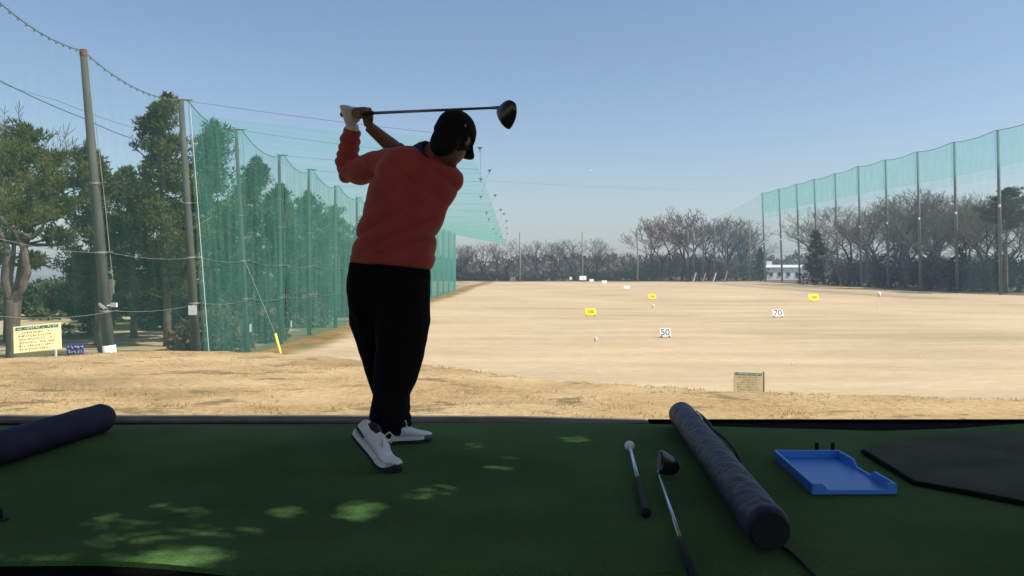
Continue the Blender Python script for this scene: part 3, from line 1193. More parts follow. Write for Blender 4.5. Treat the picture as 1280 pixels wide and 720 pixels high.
pine_at(14, 168, 33, 70, 0.42, 'spreading old pine at the left edge behind the cream sign board', 11, bark='bark_pale', lean=(0.8, 0), layered=True, limbs=46, trunk_r=0.24, per=110, dens=0.85)
pine_at(122, 188, 38, 36, 0.22, 'bushy pine right behind the leftmost concrete pole', 12, limbs=44, dens=0.8)
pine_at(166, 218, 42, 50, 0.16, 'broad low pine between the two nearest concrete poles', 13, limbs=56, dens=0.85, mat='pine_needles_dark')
pine_at(208, 126, 37, 48, 0.2, 'tallest pine with a pointed top left of the white notice pole', 14, limbs=64, dens=0.8)
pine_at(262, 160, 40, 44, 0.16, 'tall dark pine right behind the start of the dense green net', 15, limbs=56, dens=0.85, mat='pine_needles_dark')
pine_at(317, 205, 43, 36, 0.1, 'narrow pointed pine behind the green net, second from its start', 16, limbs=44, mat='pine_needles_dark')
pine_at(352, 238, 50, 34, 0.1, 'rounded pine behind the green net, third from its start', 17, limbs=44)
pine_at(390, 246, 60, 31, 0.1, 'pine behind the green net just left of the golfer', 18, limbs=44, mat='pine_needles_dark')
pine_at(422, 262, 74, 31, 0.1, 'pine behind the green net hidden partly by the golfer', 19, limbs=40)
pine_at(455, 275, 90, 27, 0.1, 'pine behind the green net left of the golfer\'s hips', 20, limbs=40, mat='pine_needles_dark')
pine_at(112, 322, 44, 34, 0.05, 'low dark young pine at the left below the gap of sky', 21, limbs=40, mat='pine_needles_dark', dens=0.95)

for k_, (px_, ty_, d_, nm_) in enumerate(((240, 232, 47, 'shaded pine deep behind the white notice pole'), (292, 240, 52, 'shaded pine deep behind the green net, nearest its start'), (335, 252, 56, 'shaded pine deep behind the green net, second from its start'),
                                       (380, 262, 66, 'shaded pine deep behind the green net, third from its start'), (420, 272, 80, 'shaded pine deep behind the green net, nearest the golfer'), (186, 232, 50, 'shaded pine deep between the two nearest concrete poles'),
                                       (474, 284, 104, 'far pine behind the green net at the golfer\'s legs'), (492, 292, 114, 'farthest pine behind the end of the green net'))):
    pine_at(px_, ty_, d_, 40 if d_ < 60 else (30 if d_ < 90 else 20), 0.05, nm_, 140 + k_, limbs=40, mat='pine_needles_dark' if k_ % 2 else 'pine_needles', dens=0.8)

# leaning pale trunk beside the leftmost pole and an old forked trunk at the left edge
d = 33.0
mb = MB()
b0 = ground_at(132, d)
P_ = [at(140, 470, d), at(127, 420, d), at(131, 385, d), at(140, 350, d)]
mb.tube([p - b0 for p in P_], [0.3, 0.27, 0.2, 0.14], 9)
o = mb.build('tree_trunk', M['bark_pale'], None, smooth=True, loc=b0)
tag(o, 'bent bare grey trunk close behind the leftmost concrete pole', 'tree trunk')
d = 27.0
b0 = ground_at(18, d)
mb = MB()
P_ = [at(18, 470, d), at(17, 430, d), at(15, 400, d), at(14, 375, d)]
mb.tube([p - b0 for p in P_], [0.27, 0.22, 0.2, 0.19], 11)
mb.tube([p - b0 for p in (at(14, 378, d), at(26, 362, d), at(33, 340, d), at(30, 312, d), at(20, 290, d), at(-10, 262, d))], [0.17, 0.14, 0.15, 0.11, 0.09, 0.05], 8)
mb.tube([p - b0 for p in (at(13, 378, d), at(6, 345, d), at(9, 310, d), at(-4, 275, d), at(2, 235, d))], [0.17, 0.13, 0.10, 0.08, 0.04], 8)
mb.tube([p - b0 for p in (at(20, 290, d), at(40, 297, d), at(52, 285, d), at(60, 270, d))], [0.08, 0.08, 0.06, 0.02], 6)
tr = empty('pine_tree', b0, 'forked pale trunk with twisted boughs at the left edge beside the cream sign', 'tree')
to_ = mb.build('trunk', M['bark_pale'], tr, smooth=True)
sb = to_.modifiers.new('sub', 'SUBSURF')
sb.subdivision_type = 'SIMPLE'
sb.levels = sb.render_levels = 2
tx_ = bpy.data.textures.new('bark_lumps', 'CLOUDS')
tx_.noise_scale = 0.25
dm_ = to_.modifiers.new('lumps', 'DISPLACE')
dm_.texture = tx_
dm_.strength = 0.12
cents = []
r = random.Random(77)
for cx_, cy_, n_, sx, sy in ((10, 250, 16, 30, 14), (40, 225, 14, 26, 12), (20, 190, 14, 24, 16), (58, 268, 8, 16, 8), (-6, 300, 8, 12, 14), (70, 200, 9, 16, 8), (30, 278, 8, 24, 6)):
    for _ in range(n_):
        p = at(cx_ + r.gauss(0, sx / 2), cy_ + r.gauss(0, sy / 2), d + r.uniform(-2, 3)) - b0
        cents.append((p.x, p.y, p.z, r.uniform(0.4, 0.85)))
link('crown', clumps_mesh('crown', cents, 70, 0.55, 0.55, 0.24, 0.17, 0.16, np.random.default_rng(77), 0.6), M['pine_needles'], tr)


def bush(px, d, w, h, label, seed, mat='bush_leaves', per=60, n=26, size=0.3, depth=None, group='bushes beyond the range'):
    b = ground_at(px, d)
    o = empty('bush', b, label, 'bush', group)
    r = random.Random(seed)
    cents = []
    for k in range(n):
        a = r.random() * 2 * math.pi
        q_ = math.sqrt(r.random())
        x = q_ * math.cos(a) * w / 2
        y = q_ * math.sin(a) * (depth or w) / 2 * 0.6
        z = h * (1 - (abs(x) / (w / 2)) ** 2 * 0.6) * r.uniform(0.15, 0.85)
        cents.append((x, y, z, r.uniform(0.6, 1.1) * h * 0.3))
    st = MB()
    for k in range(5):
        c = cents[k]
        st.tube([Vector((c[0] * 0.3, c[1] * 0.3, -0.2)), Vector((c[0], c[1], c[2]))], [0.05, 0.02], 4)
    st.build('stem', M['bark_bare'], o)
    link('foliage', clumps_mesh('foliage', cents, per, 1, 1, 0.8, size, 0.35, np.random.default_rng(seed), 0.3), M[mat], o)
    return o


bush(40, 60, 9, 3.0, 'dark hedge bush beyond the cream sign board', 31, n=40, per=90)
bush(95, 62, 8, 3.2, 'dark hedge bush left of the leftmost concrete pole', 32, n=40, per=90)
bush(175, 56, 8, 2.6, 'shaded bush between the two nearest concrete poles', 33, n=36, per=90)
bush(262, 35, 3.2, 1.8, 'rusty brown shrub just right of the white notice pole', 38, mat='red_brush', n=40, per=90)
bush(235, 48, 5, 2.2, 'shaded bush near the white notice pole', 34, n=30, per=80)
bush(304, 39.6, 4, 2.0, 'brownish shrub behind the left pale net notice', 35, mat='red_brush', n=44, per=90)
bush(366, 50, 5, 2.4, 'brownish shrub behind the right pale net notice', 36, mat='red_brush', n=44, per=90)
bush(414, 62, 6, 2.8, 'brownish shrub behind the net by the golfer\'s knees', 37, mat='red_brush', n=44, per=90)
for k, (px, w, h, mt, lab) in enumerate(((590, 14, 6, 'bush_leaves', 'dark bush at the far end right of the teal net'), (612, 12, 7.5, 'brush_leaves', 'brown thicket at the far left end'),
                                         (664, 9, 4.5, 'bush_leaves', 'low dark bush just right of the left far pole'), (690, 20, 8, 'brush_leaves', 'grey brown thicket between the left and middle far poles'),
                                         (745, 16, 7, 'brush_leaves', 'grey brown thicket behind the white far boards'), (775, 14, 7, 'brush_leaves', 'tan mound of brush left of the right far pole'),
                                         (812, 16, 10, 'bush_leaves', 'greenish thicket right of the lone far pole'), (845, 24, 15, 'brush_leaves', 'large dark thicket under the reddish bare trees'),
                                         (885, 18, 13, 'brush_leaves', 'thicket behind the far corner braces'), (925, 16, 9, 'brush_leaves', 'thicket left of the white building'),
                                         (560, 16, 7, 'bush_leaves', 'bush at the far end behind the teal net'))):
    bush(px, 246 + (k % 3) * 5, w, h * (0.42 if k < 6 else 0.65), lab, 50 + k, mat=mt, n=46, per=60, size=0.6, depth=10)


# bare trees ---------------------------------------------------------------
def bare_parts(seed, h, spread, levels=7, r0=0.32, low=0.25, rmin=0.022):
    rs_ = random.Random(seed)
    segs = []           # (p0, p1, r0, r1, level)

    def grow(p, d, L_, r_, lv):
        k = 3 if lv < 3 else 2
        q0 = p
        dd = d
        for i in range(k):
            dd = (dd + Vector((rs_.gauss(0, .13), rs_.gauss(0, .13), rs_.gauss(0.03, .08)))).normalized()
            q1 = q0 + dd * (L_ / k)
            ra, rb = r_ * (1 - 0.3 * i / k), r_ * (1 - 0.3 * (i + 1) / k)
            segs.append((q0, q1, ra, rb, lv))
            if lv >= 1 and lv < levels and rs_.random() < 0.6:
                side = (dd + Vector((rs_.gauss(0, .8), rs_.gauss(0, .8), rs_.gauss(0.1, .4)))).normalized()
                grow(q1, side, L_ * rs_.uniform(.4, .65), max(rb * 0.5, rmin), lv + 2 if lv + 2 <= levels else levels)
            q0 = q1
        if lv < levels:
            nb_ = rs_.choice((2, 3, 3)) if lv < 4 else 2
            a0 = rs_.random() * 6.28
            for j in range(nb_):
                a = a0 + j * 6.28 / nb_ + rs_.gauss(0, .4)
                sp = spread * rs_.uniform(.6, 1.25)
                nd = (dd + Vector((math.cos(a) * sp, math.sin(a) * sp, 0.12))).normalized()
                grow(q0, nd, L_ * rs_.uniform(.62, .85), max(r_ * 0.58, rmin), lv + 1)
    grow(Vector((0, 0, -0.3)), Vector((rs_.gauss(0, .05), rs_.gauss(0, .05), 1)), h * low, r0, 0)
    zmax = max(s[1].z for s in segs)
    k = h / zmax
    out = []
    for part in (0, 1):
        V_, F_ = [], []
        for p0, p1, ra, rb, lv in segs:
            if (lv >= 3) != bool(part):
                continue
            n = 6 if lv < 2 else (4 if lv < 3 else 3)
            t = (p1 - p0).normalized()
            a = t.orthogonal().normalized()
            b = t.cross(a)
            bi = len(V_)
            for p, rr in ((p0, ra), (p1, rb)):
                for j in range(n):
                    q_ = 2 * math.pi * j / n
                    V_.append((p * k + (a * math.cos(q_) + b * math.sin(q_)) * rr))
            for j in range(n):
                m_ = (j + 1) % n
                F_.append((bi + j, bi + m_, bi + n + m_, bi + n + j))
        out.append(rawmesh('trunk' if part == 0 else 'crown', [tuple(v) for v in V_], F_))
    return out


variants = [bare_parts(101, 14, 0.75), bare_parts(102, 14, 0.6), bare_parts(103, 14, 0.85, low=0.18), bare_parts(104, 14, 0.7), bare_parts(105, 14, 0.95, low=0.2), bare_parts(106, 14, 0.5)]
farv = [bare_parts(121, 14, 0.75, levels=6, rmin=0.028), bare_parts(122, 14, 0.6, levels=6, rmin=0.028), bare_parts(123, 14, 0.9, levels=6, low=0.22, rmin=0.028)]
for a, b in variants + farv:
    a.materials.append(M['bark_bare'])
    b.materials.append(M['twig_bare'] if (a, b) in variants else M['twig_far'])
redv = bare_parts(110, 18, 0.7, low=0.2, rmin=0.035)
redv[0].materials.append(M['bark_bare'])
redv[1].materials.append(M['twig_red'])


def bare(px, top_y, d, var, label, group, rz=0.0, wide=1.0, red=False):
    top_y -= 4
    b = ground_at(px, d)
    h = top_h(top_y, d, b)
    o = empty('bare_tree', b, label, 'tree', group, rz)
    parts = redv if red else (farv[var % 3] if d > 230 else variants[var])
    s = h / (18 if red else 14)
    o.scale = (s * wide, s * wide, s)
    for nm, me in zip(('trunk', 'crown'), parts):
        link(nm, me, None, o)
    return o


rb = random.Random(9)
row = [(1030, 262, 190, 2), (1060, 258, 178, 0), (1085, 254, 165, 4), (1112, 252, 160, 1), (1135, 240, 150, 0), (1163, 236, 146, 4), (1190, 246, 140, 2), (1215, 252, 136, 3), (1240, 244, 132, 5), (1272, 240, 128, 1), (1300, 242, 124, 0),
       (1046, 275, 205, 3), (1098, 268, 182, 5), (1150, 262, 166, 3), (1205, 262, 156, 0), (1258, 262, 146, 2), (1180, 258, 158, 5), (1125, 265, 172, 2)]
row += [(1075, 262, 205, 1), (1142, 250, 180, 3), (1170, 246, 172, 0), (1228, 252, 160, 4), (1265, 246, 155, 3)]
row.sort()
for k, (px, ty, d, v) in enumerate(row):
    bare(px, ty, d, v, 'bare winter tree behind the right net, %s from the white building' % ORD[k], 'bare trees behind the right net', rb.random() * 6.28, 1.05)
row2 = [(572, 308, 246, 0), (588, 310, 250, 3), (602, 306, 248, 4), (618, 304, 252, 1), (634, 302, 246, 2), (664, 306, 250, 5), (676, 302, 247, 4), (690, 310, 252, 1), (704, 306, 250, 3), (718, 302, 247, 0), (736, 300, 252, 2), (748, 302, 247, 4), (764, 312, 255, 1), (782, 318, 262, 3)]
for k, (px, ty, d, v) in enumerate(row2):
    bare(px, ty, d, v, 'grey bare tree along the far end, %s from the left' % ORD[k], 'bare trees along the far end', rb.random() * 6.28, 1.15)
row3 = [(814, 286, 244, 2, 1), (828, 276, 242, 0, 1), (840, 272, 250, 3, 1), (852, 262, 246, 1, 1), (863, 262, 252, 4, 1), (874, 276, 243, 4, 1), (886, 282, 250, 2, 0), (898, 276, 246, 0, 0), (908, 278, 254, 5, 0), (918, 274, 249, 1, 0), (930, 285, 246, 3, 0), (938, 292, 256, 2, 0), (947, 300, 250, 5, 0)]
for k, (px, ty, d, v, rd) in enumerate(row3):
    bare(px, ty, d, v, '%s bare tree at the far right corner, %s from the left' % ('reddish tall' if rd else 'grey brown', ORD[k]), 'bare trees at the far right corner', rb.random() * 6.28, 1.25, bool(rd))
# leafless top rising behind the left pines
bare(8, 128, 40, 1, 'leafless tree top rising above the pines at the left edge', 'bare trees left', 1.0, 0.8)
# evergreen trees among the right row
pine_at(1258, 236, 122, 28, 0.62, 'dark pine with flat green top behind the rightmost pole', 41, layered=True, mat='pine_needles_dark', limbs=70, per=110, trunk_r=0.3, dens=0.7, group='evergreens beyond the range')
pine_at(1020, 290, 180, 13, 0.02, 'dark cone shaped evergreen right of the white building', 42, mat='pine_needles_dark', limbs=80, per=110, dens=0.8, group='evergreens beyond the range')
pine_at(951, 312, 236, 9, 0.05, 'small dark evergreen left of the white building', 43, mat='pine_needles_dark', limbs=60, per=110, dens=0.8, group='evergreens beyond the range')
pine_at(1126, 275, 170, 16, 0.3, 'dark evergreen among bare trees behind the middle of the right net', 44, mat='pine_needles_dark', limbs=60, per=110, dens=0.7, group='evergreens beyond the range')
# undergrowth behind the right net
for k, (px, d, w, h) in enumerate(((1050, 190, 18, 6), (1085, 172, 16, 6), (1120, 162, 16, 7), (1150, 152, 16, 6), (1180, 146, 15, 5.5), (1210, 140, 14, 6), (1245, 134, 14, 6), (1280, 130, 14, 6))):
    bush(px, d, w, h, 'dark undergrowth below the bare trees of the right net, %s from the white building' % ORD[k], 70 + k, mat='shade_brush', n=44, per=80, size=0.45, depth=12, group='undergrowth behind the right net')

# far off wood closing the horizon
rs = np.random.default_rng(61)
cents = []
for a in np.linspace(-0.95, 0.95, 420):
    R_ = rs.uniform(330, 420)
    x, y = R_ * math.tan(a) * 0.8, R_
    cents.append((x, y, gz(x, y) + rs.uniform(1, 7), rs.uniform(0.8, 1.5)))
link_o = link('far_wood', clumps_mesh('far_wood', cents, 70, 6, 6, 3.2, 2.0, 0.4, rs, 0.3), M['brush_leaves'])
tag(link_o, 'far grey brown wood along the horizon behind everything', 'wood', kind='stuff')

# ------------------------------------------------------------------ far buildings
M['wall_white'] = principled('wall_white', (0.75, 0.76, 0.76), 0.7, 0.06, 0.6)
M['roof_pale'] = principled('roof_pale', (0.5, 0.53, 0.56), 0.6, 0.08, 0.6)
M['window_dark'] = principled('window_dark', (0.03, 0.035, 0.04), 0.2, 0.1)


def building(loc, w, dp, h, label, nwin, gable=0.8, wy=0.45):
    o = empty('white_building', loc, label, 'building')
    mb = MB()
    mb.box((0, 0, h / 2 - 0.4), (w, dp, h + 0.8))
    mb.build('wall', M['wall_white'], o)
    mb = MB()
    hw, hd = w / 2 + 0.3, dp / 2 + 0.4
    vs = [(-hw, -hd, h + 0.003), (hw, -hd, h + 0.003), (hw, hd, h + 0.003), (-hw, hd, h + 0.003), (-hw, 0, h + gable), (hw, 0, h + gable)]
    mb.add(vs, [(0, 1, 5, 4), (2, 3, 4, 5), (0, 4, 3), (1, 2, 5), (0, 3, 2, 1)])
    mb.build('roof', M['roof_pale'], o)
    for k in range(nwin):
        x = -w / 2 + w * (k + 0.5) / nwin
        f = MB()
        f.box((x, -dp / 2 - 0.02, h * wy), (w / nwin * 0.42, 0.08, h * 0.3))
        wi = f.build('window', M['window_dark'], o)
        s_ = MB()
        s_.box((x, -dp / 2 - 0.08, h * (wy - 0.17)), (w / nwin * 0.5, 0.12, 0.12))
        s_.build('sill', M['roof_pale'], wi)
    return o


b = ground_at(985, 268)
bo = building(b, 17, 9, 4.0, 'long low white building beyond the far right corner', 6, 0.9)
tw = MB()
tw.box((-7.0, 1, 4.9), (3.0, 3, 2.4))
tw.build('upper_storey', M['wall_white'], bo)
b = ground_at(52, 215)
building(b, 5.6, 6, 3.4, 'small distant white house seen under the left pines', 3, 1.0, 0.6)

# ------------------------------------------------------------------ boards and markers on the range
def text_mesh(txt, size, extrude=0.004):
    cu = bpy.data.curves.new('txt', 'FONT')
    cu.body = txt
    cu.size = size
    cu.extrude = extrude
    cu.align_x = 'CENTER'
    cu.align_y = 'CENTER'
    o = bpy.data.objects.new('txt', cu)
    COL.objects.link(o)
    dg = bpy.context.evaluated_depsgraph_get()
    dg.update()
    me = bpy.data.meshes.new_from_object(o.evaluated_get(dg))
    bpy.data.objects.remove(o)
    bpy.data.curves.remove(cu)
    return me


def script_strokes(mb, x0, x1, z, hgt, y, r, mi=0):
    """a line of unreadable characters made of short strokes"""
    x = x0
    while x < x1 - hgt * 0.5:
        if r.random() < 0.12:
            x += hgt * 0.8
            continue
        for _ in range(r.choice((2, 3, 4))):
            cx = x + hgt * r.uniform(0.2, 0.8)
            cz = z + hgt * r.uniform(-0.35, 0.35)
            if r.random() < 0.5:
                mb.box((cx, y, cz), (hgt * r.uniform(0.4, 0.8), 0.002, hgt * 0.14), None, mi)
            else:
                mb.box((cx, y - 0.0015, cz), (hgt * 0.14, 0.002, hgt * r.uniform(0.4, 0.8)), None, mi)
        x += hgt * 1.05


def notice_board(name, pc, d, w, h, yaw, roll, tilt, label, bmat, seed, post_side=False):
    c = at(pc[0], pc[1], d)
    o = bpy.data.objects.new(name, None)
    COL.objects.link(o)
    o.location = (c.x, c.y, gz(c.x, c.y))
    tag(o, label, 'sign')
    rot = Matrix.Rotation(yaw, 3, 'Z') @ Matrix.Rotation(roll, 3, 'Y') @ Matrix.Rotation(tilt, 3, 'X')
    lc = c - o.location

    def part(nm, mb, mt, **k):
        x = mb.build(nm, mt, o, **k)
        x.matrix_local = Matrix.Translation(lc) @ rot.to_4x4()
        return x
    mb = MB()
    mb.box((0, 0, 0), (w, 0.02, h))
    part('board', mb, bmat, bevel=0.004)
    mb = MB()
    mb.box((0, -0.012, h * 0.40), (w * 0.9, 0.004, h * 0.11))
    part('heading_band', mb, M['green_ink'])
    r = random.Random(seed)
    mb = MB()
    script_strokes(mb, -w * 0.42, w * 0.42, h * 0.40, h * 0.085, -0.0155, r)
    part('heading_text', mb, M['white_paint'])
    mb = MB()
    for k in range(6):
        z = h * (0.24 - 0.125 * k)
        script_strokes(mb, -w * r.uniform(0.3, 0.4), w * r.uniform(0.25, 0.42), z, h * 0.07, -0.012, r)
    mb.box((-w * 0.36, -0.012, -h * 0.2), (0.006, 0.003, h * 0.34))
    part('notice_text', mb, M['brown_ink'])
    mb = MB()
    for s_ in ((-1, 1) if not post_side else (1,)):
        x = s_ * w * (0.36 if not post_side else 0.53)
        bt = rot @ Vector((x, 0.035, h * 0.5 * (0.9 if not post_side else 1.08))) + lc
        mb.tube([Vector((bt.x + 0.02 * s_, bt.y, -0.2)), bt], 0.02, 7)
    mb.build('post', M['bark_pale'] if post_side else M['grey_paint'], o)
    return o


notice_board('sign_board', (47, 422.5), 12.5, 0.67, 0.42, math.radians(14), math.radians(-5), math.radians(-14), 'cream notice board with a green heading standing at the left by the forked pine', M['cream_board'], 1)
notice_board('sign_board', (935.5, 477.5), 17, 0.62, 0.42, math.radians(0), math.radians(2), math.radians(-6), 'pale tan notice board with a green heading just past the tee bank on the right', M['cream_board_pale'], 2, True)
# blue sign
c = at(94, 436.5, 14)
o = empty('blue_sign', (c.x, c.y, gz(c.x, c.y)), 'small blue sign with two white lines of text right of the cream board', 'sign')
lc = c - o.location
mb = MB()
mb.box(lc, (0.30, 0.02, 0.19))
mb.build('board', M['blue_board'], o, bevel=0.01)
mb = MB()
r = random.Random(5)
for z in (0.035, -0.045):
    script_strokes(mb, -0.125, 0.13, 0, 0.05, 0, r)
    mb2 = mb
    for i in range(len(mb.v)):
        pass
mb = MB()
for z in (0.04, -0.04):
    t_ = MB()
    script_strokes(t_, -0.13, 0.13, z, 0.052, -0.012, r)
    mb.add([Vector(v) + lc for v in t_.v], t_.f)
mb.build('text', M['white_paint'], o)
mb = MB()
for s_ in (-1, 1):
    mb.tube([lc + Vector((s_ * 0.1, 0.025, 0.05)), Vector((s_ * 0.1, lc.y + 0.025, -0.2))], 0.013, 6)
mb.build('post', M['grey_paint'], o)


def marker(px, by_, w, h, txt, bmat, ink, label, tsize, tilt=-24):
    p = on_plane(px, by_, FIELD_Z)
    p.z = gz(p.x, p.y)
    o = empty('distance_marker', p, label, 'distance sign', 'distance markers on the field')
    rot = Matrix.Rotation(math.radians(tilt), 4, 'X')
    mb = MB()
    mb.box((0, 0, h / 2 + 0.06), (w, 0.04, h))
    x = mb.build('board', bmat, o, bevel=0.01)
    x.matrix_local = rot
    tm = text_mesh(txt, tsize)
    tm.materials.append(ink)
    t_ = bpy.data.objects.new('number', tm)
    COL.objects.link(t_)
    t_.parent = o
    t_.matrix_local = rot @ Matrix.Translation((0, -0.026, h / 2 + 0.06)) @ Matrix.Rotation(math.pi / 2, 4, 'X')
    mb = MB()
    for s_ in (-1, 1):
        mb.tube([Vector((s_ * w * 0.38, 0.0, 0.12)), Vector((s_ * w * 0.38, 0.30, -0.05))], 0.02, 5)
        mb.box((s_ * w * 0.38, 0.0, 0.03), (0.05, 0.05, 0.1))
    mb.build('prop', M['dark_ink'], o)
    return o


marker(832, 422, 0.56, 0.46, '50', M['white_paint'], M['purple_ink'], 'white marker board with a purple number 50', 0.50)
marker(973, 397, 0.80, 0.56, '70', M['white_paint'], M['dark_ink'], 'white marker board with a dark number 70', 0.62)
marker(738.5, 394.5, 0.84, 0.58, '100', M['yellow_paint'], M['olive_ink'], 'yellow marker board nearest the golfer, left of the number 50', 0.36)
marker(815.5, 374.5, 0.9, 0.66, '100', M['yellow_paint'], M['olive_ink'], 'small yellow marker board far up the field between the other two', 0.4)
marker(1018, 376.5, 1.15, 0.8, '100', M['yellow_paint'], M['olive_ink'], 'yellow marker board on the right by the right net trees', 0.46)


def far_board(px, py, w, h, d, label, dark=False):
    c = at(px, py, d)
    g = gz(c.x, c.y)
    o = empty('white_board', (c.x, c.y, g), label, 'board', 'white boards at the far end')
    lz = max(c.z - g, h / 2 + 0.1)
    mb = MB()
    mb.box((0, 0, lz), (w, 0.08, h), Matrix.Rotation(math.radians(-15), 3, 'X'))
    mb.build('panel', M['white_paint'], o)
    mb = MB()
    for s_ in (-1, 1):
        mb.box((s_ * w * 0.35, 0.15, lz * 0.5 - 0.15), (0.12, 0.12, lz + 0.3))
    mb.build('leg', M['dark_ink'], o)


far_board(726.5, 347.5, 1.0, 1.2, 226, 'large white board left of the middle far pole foot')
far_board(731, 347.5, 0.9, 1.2, 227, 'white board at the foot of the middle far pole')
far_board(739.5, 350.5, 1.2, 0.7, 215, 'low white board right of the middle far pole')
far_board(755.5, 353.3, 1.2, 0.8, 190, 'white far board in front of the brush')
far_board(783.5, 361, 1.1, 0.55, 140, 'low pale board farther up the field left of the small yellow marker')
far_board(713.5, 348, 0.7, 0.9, 236, 'tiny pale board left of the middle far pole')


def flag(px, by_, ty, label, fcol, d=None, fw=0.4, fh=0.3):
    p = on_plane(px, by_, FIELD_Z)
    p.z = gz(p.x, p.y)
    t = at(px, ty, p.y)
    o = empty('flag', p, label, 'flag', 'flags on the field')
    H_ = t.z - p.z
    mb = MB()
    mb.tube([Vector((0, 0, -0.1)), Vector((0, 0, H_))], 0.012, 6)
    mb.build('pin', M['white_paint'], o)
    mb = MB()
    vs = []
    for i in range(6):
        for j in range(2):
            vs.append((fw * i / 5, 0.05 * math.sin(i * 1.6), H_ - 0.02 - fh * j - 0.06 * i / 5))
    mb.add(vs, [(i * 2, i * 2 + 1, i * 2 + 3, i * 2 + 2) for i in range(5)])
    f_ = mb.build('cloth', fcol, o, smooth=True)
    s_ = f_.modifiers.new('solid', 'SOLIDIFY')
    s_.thickness = 0.006


flag(743, 434, 420, 'white flag on a short pin left of the number 50', M['white_paint'], fw=0.12, fh=0.2)
flag(815, 390, 380, 'tiny white flag below the small yellow marker', M['white_paint'], fw=0.18, fh=0.24)
M['flag_red'] = principled('flag_red', (0.6, 0.25, 0.18), 0.7, 0.1)
flag(1097, 393, 364, 'tall pin with a reddish white flag on the right of the field', M['white_paint'], fw=0.25, fh=0.4)

# golf balls
M['ball'] = principled('ball', (0.82, 0.82, 0.8), 0.35, 0.03)
bme = MB()
bme.ellipsoid((0, 0, 0), Vector((0.024, 0, 0)), Vector((0, 0.024, 0)), Vector((0, 0, 0.024)), 14, 9)
ballm = bme.mesh('golf_ball', True)
ballm.materials.append(M['ball'])
for k, (px, py) in enumerate(((1203, 433), (1225, 434), (1242, 436), (1262, 438), (1275, 435), (732, 450), (747, 466), (735, 447), (728, 449), (1102, 404), (1110, 404), (870, 402), (905, 431), (1150, 446), (990, 455))):
    p = on_plane(px, py, FIELD_Z)
    p.z = gz(p.x, p.y) + 0.022
    o = bpy.data.objects.new('golf_ball', ballm)
    COL.objects.link(o)
    o.location = p
    tag(o, 'small white golf ball lying on the sunlit dry field', 'golf ball', 'golf balls on the field')
o = bpy.data.objects.new('golf_ball', ballm)
COL.objects.link(o)
o.location = at(738, 212.5, 32)
tag(o, 'tiny white golf ball flying against the blue sky', 'golf ball')

# ------------------------------------------------------------------ things lying on the green mat
M['navy_fabric'] = None


def quilt_material():
    m, nt, N, L = mat_new('navy_fabric')
    p = N['Principled BSDF']
    p.inputs['Roughness'].default_value = 0.55
    p.inputs['Specular IOR Level'].default_value = 0.25
    tc = N.new('ShaderNodeTexCoord')
    a = N.new('ShaderNodeTexNoise')
    a.inputs['Scale'].default_value = 14
    a.inputs['Detail'].default_value = 6
    L.new(tc.outputs['Object'], a.inputs['Vector'])
    v = N.new('ShaderNodeTexVoronoi')
    v.inputs['Scale'].default_value = 16
    v.feature = 'DISTANCE_TO_EDGE'
    L.new(tc.outputs['Object'], v.inputs['Vector'])
    r = N.new('ShaderNodeValToRGB')
    r.color_ramp.elements[0].color = (0.014, 0.014, 0.034, 1)
    r.color_ramp.elements[1].color = (0.036, 0.036, 0.076, 1)
    L.new(a.outputs[0], r.inputs[0])
    L.new(r.outputs[0], p.inputs['Base Color'])
    ad = N.new('ShaderNodeMath')
    ad.operation = 'MULTIPLY_ADD'
    ad.inputs[1].default_value = 0.7
    L.new(v.outputs['Distance'], ad.inputs[0])
    L.new(a.outputs[0], ad.inputs[2])
    b = N.new('ShaderNodeBump')
    b.inputs['Strength'].default_value = 0.75
    b.inputs['Distance'].default_value = 0.014
    L.new(ad.outputs[0], b.inputs['Height'])
    L.new(b.outputs[0], p.inputs['Normal'])
    return m


M['navy_fabric'] = quilt_material()
M['navy_plain'] = principled('navy_plain', (0.022, 0.02, 0.045), 0.7, 0.25, 5, 0.3, 30, spec=0.15)
M['black_fabric'] = principled('black_fabric', (0.008, 0.008, 0.01), 0.7, 0.2)
M['label_white'] = principled('label_white', (0.7, 0.66, 0.6), 0.6, 0.05)


def bolster(a, b, r, label, mat, tag_at=None, wrinkle=0.003):
    ax = (b - a)
    L_ = ax.length
    t = ax.normalized()
    side = t.cross(Vector((0, 0, 1))).normalized()
    up = side.cross(t)
    o = empty('bolster', (a + b) / 2 - Vector((0, 0, r)), label, 'padded roll', 'padded rolls on the mat')
    og = o.location
    n, m = 40, 80
    rings = []
    for i in range(m + 1):
        f = i / m
        e = min(f, 1 - f) * L_
        rr = r * (1 if e > 0.02 else 0.90 + 0.10 * math.sqrt(max(0, 1 - (1 - e / 0.02) ** 2)))
        ring = []
        for j in range(n):
            q_ = 2 * math.pi * j / n
            w_ = wrinkle * mnoise.noise(Vector((f * L_ * 9, math.cos(q_) * 2.0, math.sin(q_) * 2.0 + f * 5))) + wrinkle * 0.6 * math.sin(f * L_ * 32 + 3 * math.sin(q_ * 2))
            ring.append(a.lerp(b, f) - og + (side * math.cos(q_) + up * math.sin(q_)) * (rr + w_))
        rings.append(ring)
    mb = MB()
    mb.rings(rings, True)
    mb.build('cover', mat, o, smooth=True)
    for p, s_ in ((a, -1), (b, 1)):
        mb = MB()
        mb.tube([p - og + t * s_ * 0.001, p - og + t * s_ * 0.012], [r * 0.9, r * 0.84], 32)
        mb.build('end_cap', M['black_fabric'], o, smooth=False)
    return o, og, t, side, up


